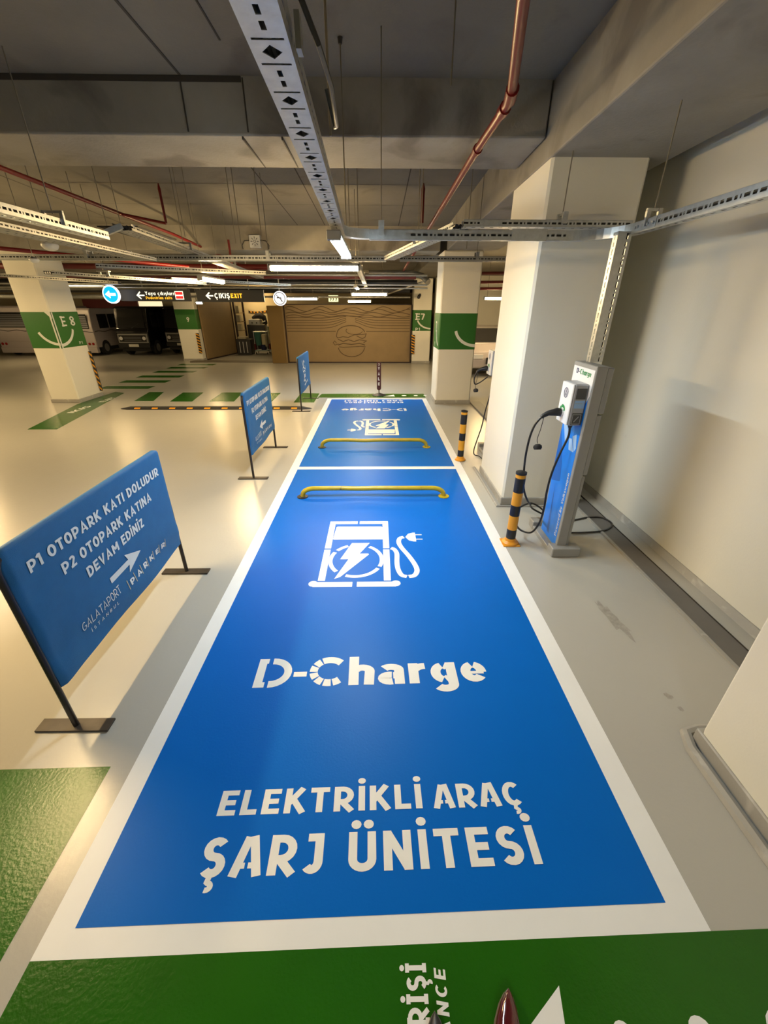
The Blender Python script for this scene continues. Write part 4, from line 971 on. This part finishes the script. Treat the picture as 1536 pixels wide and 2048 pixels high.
for a in range(8): c_, s_ = math.cos(a * PI / 4), math.sin(a * PI / 4); i.line([(c_ * .04, s_ * .04), (c_ * .075, s_ * .075)], .012)
i.done('lid_ribs', 'dgrey', t)
for s in (-1, 1): obj('box_cable', B().tube([(-2.26 + s * .10, 9.0, 2.98), (-2.26 + s * .20, 9.0, 2.97), (-2.26 + s * .25, 9.0, 2.90), (-2.26 + s * .24, 9.0, 2.84)], .007, 6), 'black', t)

# ================================================================ HANGING SIGNS
t = thing('hanging_sign', 'dark hanging sign reading Yaya çıkışları with red icon', 'sign', (-5.2, 11, 1.98))
bd = obj('sign_box', B().box(-6.10, -4.45, 10.97, 11.03, 1.985, 2.235, .004), 'sign', t)
for x in (-5.55, -4.75): obj('sign_rod', B().tube([(x, 11, 2.235), (x, 11, slab_z(11) - .002)], .014, 8), 'galvd', t)
i = Ink((0, 10.965, 0), (1, 0, 0), (0, 0, 1))
i.line([(-5.68, 2.11), (-5.52, 2.11)], .028); i.line([(-5.61, 2.185), (-5.69, 2.11), (-5.61, 2.035)], .028)
i.text(-5.50, 2.115, 'Yaya çıkışları', .075, .68, t=.17); i.done('lettering', 'e_cream', bd)
i = Ink((0, 10.965, 0), (1, 0, 0), (0, 0, 1)); i.text(-5.50, 2.030, 'Pedestrian exits', .058, .62, t=.18); i.done('lettering', 'e_amber', bd)
i = Ink((0, 10.964, 0), (1, 0, 0), (0, 0, 1)); i.poly([(-4.80, 2.025), (-4.60, 2.025), (-4.60, 2.20), (-4.80, 2.20)]); i.done('icon_plate', 'e_cream', bd)
i = Ink((0, 10.961, 0), (1, 0, 0), (0, 0, 1)); i.poly([(-4.785, 2.04), (-4.615, 2.04), (-4.615, 2.098), (-4.785, 2.098)]); i.poly([(-4.785, 2.125), (-4.615, 2.125), (-4.615, 2.185), (-4.785, 2.185)]); i.done('icon', 'e_red', bd)
t = thing('hanging_sign', 'dark hanging sign with arrow reading ÇIKIŞ EXIT', 'sign', (-3.45, 11, 1.98))
bd = obj('sign_box', B().box(-4.30, -2.70, 10.97, 11.03, 1.975, 2.235, .004), 'sign', t)
for x in (-3.95, -3.05): obj('sign_rod', B().tube([(x, 11, 2.235), (x, 11, slab_z(11) - .002)], .014, 8), 'galvd', t)
i = Ink((0, 10.965, 0), (1, 0, 0), (0, 0, 1))
i.line([(-4.05, 2.105), (-3.90, 2.105)], .028); i.line([(-3.98, 2.175), (-4.06, 2.105), (-3.98, 2.035)], .028)
i.text(-3.87, 2.055, 'ÇIKIŞ', .105, .36, t=.18); i.done('lettering', 'e_cream', bd)
i = Ink((0, 10.965, 0), (1, 0, 0), (0, 0, 1)); i.text(-3.485, 2.06, 'EXIT', .095, .27, t=.2); i.done('lettering', 'e_amber', bd)
def disc_sign(label, x, y, z, r, m, m2, kind):
    t = thing('round_sign', label, 'sign', (x, y, z))
    bb = B(); bb.tube([(x, y - .03, z), (x, y + .03, z)], r, 28)
    d = obj('sign_disc', bb, 'e_white', t)
    obj('sign_rod', B().tube([(x, y, z + r), (x, y, slab_z(y) - .002)], .014, 8), 'galvd', t)
    i = Ink((x, y - .032, z), (1, 0, 0), (0, 0, 1)); 
    if kind == 'arrow': i.disc(0, 0, r * .86, 28); i.done('face', m, d)
    else: i.line(arc(0, 0, r * .82, r * .82, 0, 360, 28), r * .12); i.line([(-r * .5, r * .5), (r * .5, -r * .5)], r * .12); i.done('face', m, d)
    i = Ink((x, y - .034, z), (1, 0, 0), (0, 0, 1))
    if kind == 'arrow': i.line([(-r * .35, 0), (r * .6, 0)], r * .28); i.poly([(-r * .7, 0), (-r * .1, r * .42), (-r * .1, -r * .42)])
    else: i.line([(r * .2, -r * .5), (r * .2, r * .1), (-r * .3, r * .1)], r * .13); i.poly([(-r * .5, r * .1), (-r * .2, r * .3), (-r * .2, -r * .1)])
    i.done('arrow', m2, d)
disc_sign('round backlit blue sign with white left arrow, left of the Yaya sign', -6.08, 10.6, 2.12, .185, 'e_blue', 'e_white', 'arrow')
disc_sign('round backlit white no turn sign, right of the EXIT sign', -2.33, 11, 2.055, .155, 'dgrey', 'dgrey', 'no')
t = thing('exit_light', 'small lit pictogram exit box above the burger panel', 'sign', (-1.45, 15.3, 2.0))
bd = obj('box_body', B().box(-1.62, -1.30, 15.25, 15.33, 2.02, 2.21, .005), 'e_exit', t)
i = Ink((-1.62, 15.247, 2.02), (1, 0, 0), (0, 0, 1))
for x in (.06, .14, .24): i.line([(x, .03), (x + .03, .09), (x - .01, .13)], .03)
i.done('pictogram', 'dgrey', bd)

# ================================================================ FAR PANELS
t = thing('burger_panel', 'wide tan hoarding engraved with waves and a burger, at the back of the bays', 'hoarding', (-1.1, 16.05, 0))
X0, X1, ZT = -3.27, 1.2, 1.93
pn = obj('panel_board', B().box(X0, X1, 16.0, 16.08, .04, ZT, .004), 'ply', t)
fr = B(); fr.box(X0 - .04, X1 + .03, 15.985, 16.1, .005, .045); fr.box(X1, X1 + .035, 15.985, 16.1, .045, ZT + .03); fr.box(X0, X1 + .035, 15.985, 16.1, ZT, ZT + .03); fr.box(X0 - .03, X0, 15.985, 16.1, .045, ZT + .03)
obj('panel_frame', fr, 'frame', t)
i = Ink((0, 15.998, 0), (1, 0, 0), (0, 0, 1))
W_ = X1 - X0; bx = -.95
def wave(z, amp, ph, fr_=2.6, bend=0):
    pts = []
    for k in range(91):
        x = X0 + .03 + (W_ - .06) * k / 90; d = abs(x - bx)
        zz = z + amp * math.sin(fr_ * x * 2.2 + ph) * (1 if d > .5 else .5 + d) + bend * math.exp(-(d / .62) ** 2)
        pts.append((x, zz))
    i.line(pts, .022)
wave(1.80, .075, .3); wave(1.74, .06, 1.3); wave(1.66, .035, 2.6, 3); wave(1.58, .03, 4.2, 3.3); wave(1.52, .012, 1, 2, .06)
for z, bd_ in ((1.44, .10), (1.36, .12), (1.27, .15), (1.18, .17), (1.08, .0)):
    for s in (-1, 1):
        xe = X0 + .03 if s < 0 else X1 - .03; pts = []
        for k in range(25):
            x = xe + (bx + s * (.55 if bd_ == 0 else .16) - xe) * k / 24; d = abs(x - bx)
            pts.append((x, z + bd_ * 1.4 * math.exp(-(d / .50) ** 2)))
        i.line(pts, .018)
# burger outline
i.line(arc(bx, 1.02, .50, .25, 8, 172, 20), .028); i.line([(bx - .50, 1.05), (bx - .53, .92), (bx - .50, .86), (bx - .3, .90), (bx - .1, .88), (bx + .1, .96), (bx + .45, .98), (bx + .55, 1.0), (bx + .50, .88), (bx + .40, .84), (bx + .2, .93)], .024)
i.line(arc(bx + .12, 1.10, .30, .12, 150, 350, 14), .02)
i.line([(bx - .48, .82), (bx - .30, .74), (bx - .1, .80), (bx + .1, .74), (bx + .3, .80), (bx + .55, .76), (bx + .45, .70)], .026)
i.line([(bx - .48, .62), (bx - .3, .68), (bx, .64), (bx + .3, .68), (bx + .5, .62)], .03)
i.line([(bx - .45, .56), (bx - .3, .54), (bx + .05, .56), (bx + .35, .58), (bx + .52, .56)], .024)
i.line(arc(bx, .56, .48, .34, 185, 355, 20), .026)
i.line([(bx - .46, .66), (bx - .60, .62), (bx - .66, .70), (bx - .60, .76), (bx - .54, .68)], .02)
i.done('engraved_line', 'groove', pn)
t = thing('bronze_panel', 'narrow bronze coloured panel at the left end of the burger panel', 'panel', (-3.6, 15.9, 0))
obj('board', B().box(-3.86, -3.33, 15.85, 16.2, .005, 1.90, .006), 'plyd', t)
obj('edge_trim', B().box(-3.335, -3.31, 15.84, 16.2, .005, 1.91), 'ply', t)
t = thing('hoarding_panel', 'tan hoarding panel with dark frame turning back beside the column reading 9', 'hoarding', (-6.6, 17.5, 0))
b = B(); b.prism([(-6.66, 16.9), (-6.60, 16.9), (-6.22, 19.3), (-6.28, 19.3)], 2, .04, 2.04); obj('panel_board', b, 'ply', t)
b = B(); b.prism([(-6.76, 16.85), (-6.655, 16.85), (-6.655, 16.93), (-6.76, 16.93)], 2, .005, 2.15); b.prism([(-6.275, 19.3), (-6.20, 19.3), (-6.20, 19.38), (-6.275, 19.38)], 2, .005, 2.1); b.prism([(-6.67, 16.88), (-6.585, 16.88), (-6.20, 19.32), (-6.29, 19.32)], 2, .005, .045)
obj('panel_frame', b, 'frame', t)
t = thing('shelf_rack', 'dark framed rack with pale papers beside the cleaning store', 'rack', (-6.1, 19.7, 0))
b = B()
for x, y in ((-6.15, 19.5), (-5.99, 20.3)): b.box(x - .035, x + .035, y - .035, y + .035, .001, 2.1)
obj('rack_post', b, 'frame', t)
for z in (.9, 1.25, 1.6): obj('shelf', B().box(-6.14, -5.97, 19.55, 20.28, z, z + .02), 'plyd', t)
for k, (x, z) in enumerate(((-6.05, 1.62), (-6.05, .92), (-6.05, 1.27))): obj('paper_file', B().box(x - .07, x + .07, 19.6, 19.8, z + .001, z + .26), 'bagw', t)
# store: bins, carts, tape
t = thing('waste_bin', 'black bin with silver bars at the left of the cleaning store', 'bin', (-5.75, 19.0, 0))
obj('bin_body', B().box(-6.05, -5.42, 18.8, 19.3, .001, .62, .02), 'black', t)
for x in (-5.9, -5.75, -5.6): obj('silver_bar', B().box(x - .015, x + .015, 18.785, 18.80, .08, .52), 'galv', t)
obj('bag', B().box(-5.98, -5.6, 18.85, 19.2, .62, .72, .03), 'bagw', t)
t = thing('cabinet', 'black cabinet with pale box and dark clothes on top in the store', 'cabinet', (-5.5, 20.6, 0))
obj('cabinet_body', B().box(-5.95, -5.15, 20.4, 20.9, .001, 1.12, .01), 'black', t)
t = thing('storage_box', 'pale box with two dark knobs on the black cabinet', 'box', (-5.6, 20.6, 1.12))
obj('box_body', B().box(-5.85, -5.35, 20.42, 20.85, 1.122, 1.34, .01), 'cover', t)
for x in (-5.7, -5.5): obj('knob', B().tube([(x, 20.42, 1.2), (x, 20.395, 1.2)], .03, 10), 'black', t)
t = thing('cloth_pile', 'black cloth pile draped over the pale box', 'cloth', (-5.5, 20.6, 1.34))
b = B(); b.tube([(-5.72, 20.6, 1.40), (-5.5, 20.6, 1.48), (-5.35, 20.6, 1.50), (-5.20, 20.62, 1.42), (-5.12, 20.62, 1.20), (-5.10, 20.62, 1.14)], .1, 10, rs=[.05, .11, .14, .12, .07, .05]); obj('cloth', b, 'rubber', t)
def cart(label, x, y, bag, h, lower):
    t = thing('cleaning_cart', label, 'cleaning cart', (x, y, 0))
    b = B()
    for dx in (-.26, .26):
        for dy in (-.2, .2): b.tube([(x + dx, y + dy, .08), (x + dx, y + dy, h)], .014, 8)
    for dz in (.16, h - .02):
        b.tube([(x - .26, y - .2, dz), (x + .26, y - .2, dz)], .012, 8); b.tube([(x - .26, y + .2, dz), (x + .26, y + .2, dz)], .012, 8)
        b.tube([(x - .26, y - .2, dz), (x - .26, y + .2, dz)], .012, 8); b.tube([(x + .26, y - .2, dz), (x + .26, y + .2, dz)], .012, 8)
    obj('cart_frame', b, 'galv', t)
    obj('deck', B().box(x - .28, x + .28, y - .22, y + .22, .13, .15), 'teal', t)
    for dx in (-.24, .24):
        for dy in (-.18, .18): obj('caster', B().tube([(x + dx - .012, y + dy, .045), (x + dx + .012, y + dy, .045)], .04, 12), 'tyre', t)
    b = B(); b.add([(x - .24, y - .18, h - .04), (x + .02, y - .18, h - .04), (x + .02, y + .18, h - .04), (x - .24, y + .18, h - .04), (x - .20, y - .14, .35), (x - .0, y - .14, .35), (x - .0, y + .14, .35), (x - .20, y + .14, .35)],
                   [(0, 1, 2, 3), (4, 7, 6, 5), (0, 4, 5, 1), (1, 5, 6, 2), (2, 6, 7, 3), (3, 7, 4, 0)]); obj('waste_bag', b, bag, t)
    obj('sack', B().box(x + .04, x + .23, y - .17, y + .15, .30, h - .12, .03), 'bagw', t)
    obj('bucket', B().lathe(x + .08, y - .1, [(.10, .155), (.13, .38), (.135, .39)], 16), lower, t)
    obj('mop_handle', B().tube([(x + .2, y + .1, .3), (x + .25, y + .16, h + .28)], .012, 8), 'galv', t)
    obj('mop_head', B().tube([(x + .25, y + .16, h + .26), (x + .2, y + .14, h + .34), (x + .1, y + .12, h + .30)], .06, 8, rs=[.05, .08, .04]), 'black', t)
    obj('hung_cloth', B().box(x - .27, x - .24, y - .24, y - .05, .18, .42, .01), 'redc', t)
cart('cleaning cart with teal bag and navy bucket in the open store', -5.05, 19.2, 'teal', .92, 'bucket')
cart('second cleaning cart with green bag, half behind the bronze panel', -4.45, 19.3, 'gband', 1.12, 'dred')
t = thing('warning_tape', 'yellow and black warning tape sagging across the store wall', 'tape', (-4.6, 21.15, 1.6))
P = [(-6.0, 1.62), (-5.7, 1.58), (-5.4, 1.60), (-5.0, 1.66), (-4.7, 1.74), (-4.3, 1.76), (-3.9, 1.76), (-3.5, 1.80)]
for k in range(len(P) - 1):
    n = 4
    for q in range(n):
        a = q / n; c = (q + 1) / n; p = (P[k][0] + (P[k + 1][0] - P[k][0]) * a, P[k][1] + (P[k + 1][1] - P[k][1]) * a); r = (P[k][0] + (P[k + 1][0] - P[k][0]) * c, P[k][1] + (P[k + 1][1] - P[k][1]) * c)
        obj('tape_piece', B().add([(p[0], 21.15, p[1]), (r[0], 21.15, r[1]), (r[0], 21.15, r[1] + .07), (p[0], 21.15, p[1] + .07)], [(0, 1, 2, 3)]), 'amber' if q % 2 else 'black', t, sol=.002)
o = obj('notice_paper', B().box(-4.78, -4.52, 21.17, 21.19, 1.42, 1.68), 'twhite'); tag(o, 'white notice pinned to the store wall below the warning tape', 'notice')

# far left background: red panel, glowing stand-in for a lit wall, low dark plinth
o = obj('red_hoarding', B().box(-14.1, -11.5, 22.0, 22.1, 1.2, 2.15), 'redw'); tag(o, 'dark red wall panel above the white van roofs', 'panel')
t = thing('glow_panel', 'glowing cream panel standing in for a lit wall, between the blue arrow sign and the van', 'glowing panel', (-11.25, 22.55, 1.55))
obj('board', B().box(-11.9, -10.6, 22.5, 22.6, 1.55, 2.3), 'e_litwall', t)  # self-glowing sheet in place of a wall lit from elsewhere
for x in (-11.7, -10.8): obj('sign_rod', B().tube([(x, 22.55, 2.3), (x, 22.55, slab_z(22.55) + .002)], .014, 8), 'galvd', t)
t = thing('security_camera', 'small dark security camera on the upper part of the E7 column', 'camera', (1.50, 15.84, 2.2))
obj('mount', B().tube([(1.50, 15.862, 2.27), (1.50, 15.78, 2.27), (1.47, 15.74, 2.24)], .02, 8), 'grey', t)
obj('camera_body', B().tube([(1.47, 15.76, 2.24), (1.42, 15.62, 2.17), (1.415, 15.60, 2.165)], .055, 12, rs=[.05, .055, .045]), 'black', t)
o = obj('dark_kerb', B().box(-7.0, 1.2, 16.1, 16.6, .001, .03), 'tar'); o['kind'] = 'structure'; o.name = 'trim_1'

# ================================================================ VEHICLES
def wheel(t, x, y, r, w=.14, ax='x'):
    a = (x - w / 2, y, r); b_ = (x + w / 2, y, r)
    tw = obj('wheel', B().tube([a, b_], r, 20), 'tyre', t)
    obj('hub_cap', B().tube([(x - w / 2 - .006, y, r), (x + w / 2 + .006, y, r)], r * .55, 14), 'vans', tw)
def van(label, x0, x1, y0, L, h, col, rear, side):
    """van with its end face toward the camera at y0; rear=True shows its tail"""
    t = thing('van', label, 'van', ((x0 + x1) / 2, y0 + L / 2, 0))
    w_ = x1 - x0
    prof = [(y0, .32), (y0, h * .62), (y0 + .10, h - .06), (y0 + .22, h), (y0 + L - .9, h), (y0 + L - .4, h * .60), (y0 + L, h * .5), (y0 + L, .32)] if rear else \
           [(y0, .36), (y0, h * .5), (y0 + .10, h * .56), (y0 + .26, h - .05), (y0 + .42, h), (y0 + L, h), (y0 + L, .36)]
    bb = B().prism(prof, 0, x0, x1); body = obj('body', bb, col, t, bev=.03)
    obj('chassis', B().box(x0 + .06, x1 - .06, y0 + .08, y0 + L - .1, .18, .34), 'black', t)
    for y in (y0 + .62, y0 + L - .75):
        for x in (x0 + .09, x1 - .06): wheel(t, x, y, .29)
    if rear:
        obj('rear_window', B().box(x0 + .12, x1 - .12, y0 - .012, y0 + .01, h * .58, h * .88, .004), 'glass', t)
        ws = obj('window_slats', B().box(x0 + .14, x1 - .14, y0 - .018, y0 - .013, h * .60, h * .60 + .01), 'vans', t)
        for k in range(7): obj('slat', B().box(x0 + .14, x1 - .14, y0 - .02, y0 - .013, h * .605 + k * .065, h * .605 + k * .065 + .045), 'vang', t)
        obj('tail_panel', B().box(x0 + .02, x1 - .02, y0 - .02, y0 + .02, .34, .56, .006), 'vanw', t)
        obj('bumper', B().box(x0 + .0, x1 - .0, y0 - .05, y0 + .1, .12, .34, .01), 'black' if col == 'vang' else 'vanw', t)
        for x in (x0 + .12, x0 + .27, x1 - .27, x1 - .12): obj('tail_lamp', B().tube([(x, y0 - .02, .47), (x, y0 - .035, .47)], .05, 12), 'tail', t)
        i = Ink((x0, y0 - .006, 0), (1, 0, 0), (0, 0, 1)); i.line([(k / 20 * w_, h * .52 + .02 * math.sin(k * .9)) for k in range(21)], .025); i.done('wavy_stripe', 'black', body)
        i = Ink((x1 + .004, y0 + .1, 0), (0, 1, 0), (0, 0, 1)); i.line([(k / 20 * 2.6, h * .52 + .02 * math.sin(k * .9)) for k in range(21)], .025); i.done('wavy_stripe', 'black', body)
    else:
        obj('windshield', B().add([(x0 + .1, y0 + .086, h * .57), (x1 - .1, y0 + .086, h * .57), (x1 - .14, y0 + .25, h - .09), (x0 + .14, y0 + .25, h - .09)], [(0, 1, 2, 3)]), 'glass', t, sol=.006)
        obj('grille_surround', B().box(x0 + .04, x1 - .04, y0 - .02, y0 + .02, .50, .86, .01), 'vans', t)
        g = obj('grille', B().box(x0 + .10, x1 - .10, y0 - .03, y0 - .018, .55, .80, .004), 'black', t)
        for z in (.60, .66, .72): obj('grille_bar', B().box(x0 + .3, x1 - .3, y0 - .036, y0 - .03, z, z + .012), 'vans', g)
        for x in (x0 + .18, x1 - .18): obj('headlamp', B().tube([(x, y0 - .028, .68), (x, y0 - .045, .68)], .07, 14), 'lens', t)
        obj('bumper', B().box(x0 + .01, x1 - .01, y0 - .06, y0 + .06, .32, .47, .015), 'black', t)
        obj('number_plate', B().box((x0 + x1) / 2 - .2, (x0 + x1) / 2 + .2, y0 - .072, y0 - .062, .36, .46), 'plateW', t)
        obj('wiper', B().tube([((x0 + x1) / 2, y0 + .08, h * .57), ((x0 + x1) / 2 + .3, y0 + .12, h * .66)], .008, 6), 'black', t)
    b = B()
    for k in range(3):
        a = y0 + .5 + k * (L - 1.2) / 3; b.box(x1 + .001, x1 + .006, a, a + (L - 1.2) / 3 - .08, h * .58, h * .88)
    obj('side_window', b, 'glass', t)
    return t
van('white van parked rear first at the left edge, with slatted rear window', -15.6, -13.6, 18.3, 4.0, 1.86, 'vanw', True, 1)
van('white van with a wavy stripe, its tail just right of the E8 column', -13.35, -11.62, 18.25, 3.4, 1.78, 'vanw', True, 1)
van('black van facing the camera, with number plate and round headlamps', -10.75, -9.45, 18.3, 3.0, 1.86, 'vanb', False, 1)
van('dark van parked beside the black van, left of the column reading 9', -9.1, -7.75, 19.0, 3.6, 1.82, 'vanb', False, 1)
# car glimpsed in the right lane
t = thing('car', 'pale car glimpsed in the right lane between two columns', 'car', (3.6, 13.6, 0))
x0, x1, y0 = 2.75, 4.45, 12.6
body = obj('body', B().prism([(y0, .25), (y0 - .02, .50), (y0 + .12, .72), (y0 + .95, .86), (y0 + 3.6, .92), (y0 + 4.1, .80), (y0 + 4.15, .3)], 0, x0, x1), 'vanw', t, bev=.05)
obj('cabin', B().prism([(y0 + .95, .86), (y0 + 1.55, 1.28), (y0 + 2.9, 1.32), (y0 + 3.5, .92)], 0, x0 + .12, x1 - .12), 'vanw', t, bev=.04)
obj('windshield', B().add([(x0 + .2, y0 + .985, .90), (x1 - .2, y0 + .985, .90), (x1 - .26, y0 + 1.505, 1.265), (x0 + .26, y0 + 1.505, 1.265)], [(0, 1, 2, 3)]), 'glass', t, sol=.02)
obj('grille', B().box(x0 + .45, x1 - .45, y0 - .035, y0 - .01, .38, .56, .005), 'black', t)
for x in (x0 + .22, x1 - .22): obj('headlamp', B().box(x - .14, x + .14, y0 - .03, y0 + .05, .52, .64, .01), 'lens', t)
for y in (y0 + .75, y0 + 3.3):
    for x in (x0 + .08, x1 - .08): wheel(t, x, y, .3)

# ================================================================ SHOE TIPS
def shoe(label, tip, dirn, s, m):
    t = thing('shoe', label, 'shoe', (tip[0], tip[1], 0))
    d = Vector((dirn[0], dirn[1], 0)).normalized(); n = Vector((-d.y, d.x, 0)); T = Vector((tip[0], tip[1], 0))
    rings = []; K = 12
    secs = [(0, .003, .010), (.012, .012, .018), (.035, .024, .026), (.07, .034, .034), (.11, .040, .045), (.16, .036, .062), (.21, .030, .075), (.255, .026, .085)]
    V = []; Fc = []
    for a, w_, h_ in secs:
        c = T - d * a * s
        for k in range(K):
            th = 2 * PI * k / K; zz = .012 + h_ * s * .5 * (1 + math.sin(th)); V.append(c + n * (w_ * s * math.cos(th)) + Vector((0, 0, zz)))
    for i_ in range(len(secs) - 1):
        for k in range(K): Fc.append((i_ * K + k, i_ * K + (k + 1) % K, (i_ + 1) * K + (k + 1) % K, (i_ + 1) * K + k))
    Fc += [tuple(range(K)), tuple((len(secs) - 1) * K + k for k in range(K))]
    b = B(); b.add(V, Fc); b.sm = True; obj('upper', b, m, t)
    P = [T + d * .004] + [T - d * a * s + n * (w_ * s + .003) for a, w_, h_ in secs[1:]] + [T - d * a * s - n * (w_ * s + .003) for a, w_, h_ in reversed(secs[1:])]
    obj('sole', B().prism([(p.x, p.y) for p in P], 2, .001, .013), 'tan', t)
shoe('pointed maroon patent shoe tip at the bottom edge of the photo', (.397, .437), (.30, .95), 1.0, 'maroon')
shoe('dark shoe tip barely showing at the bottom edge beside the white letters', (.163, .395), (.05, 1), 1.0, 'black')
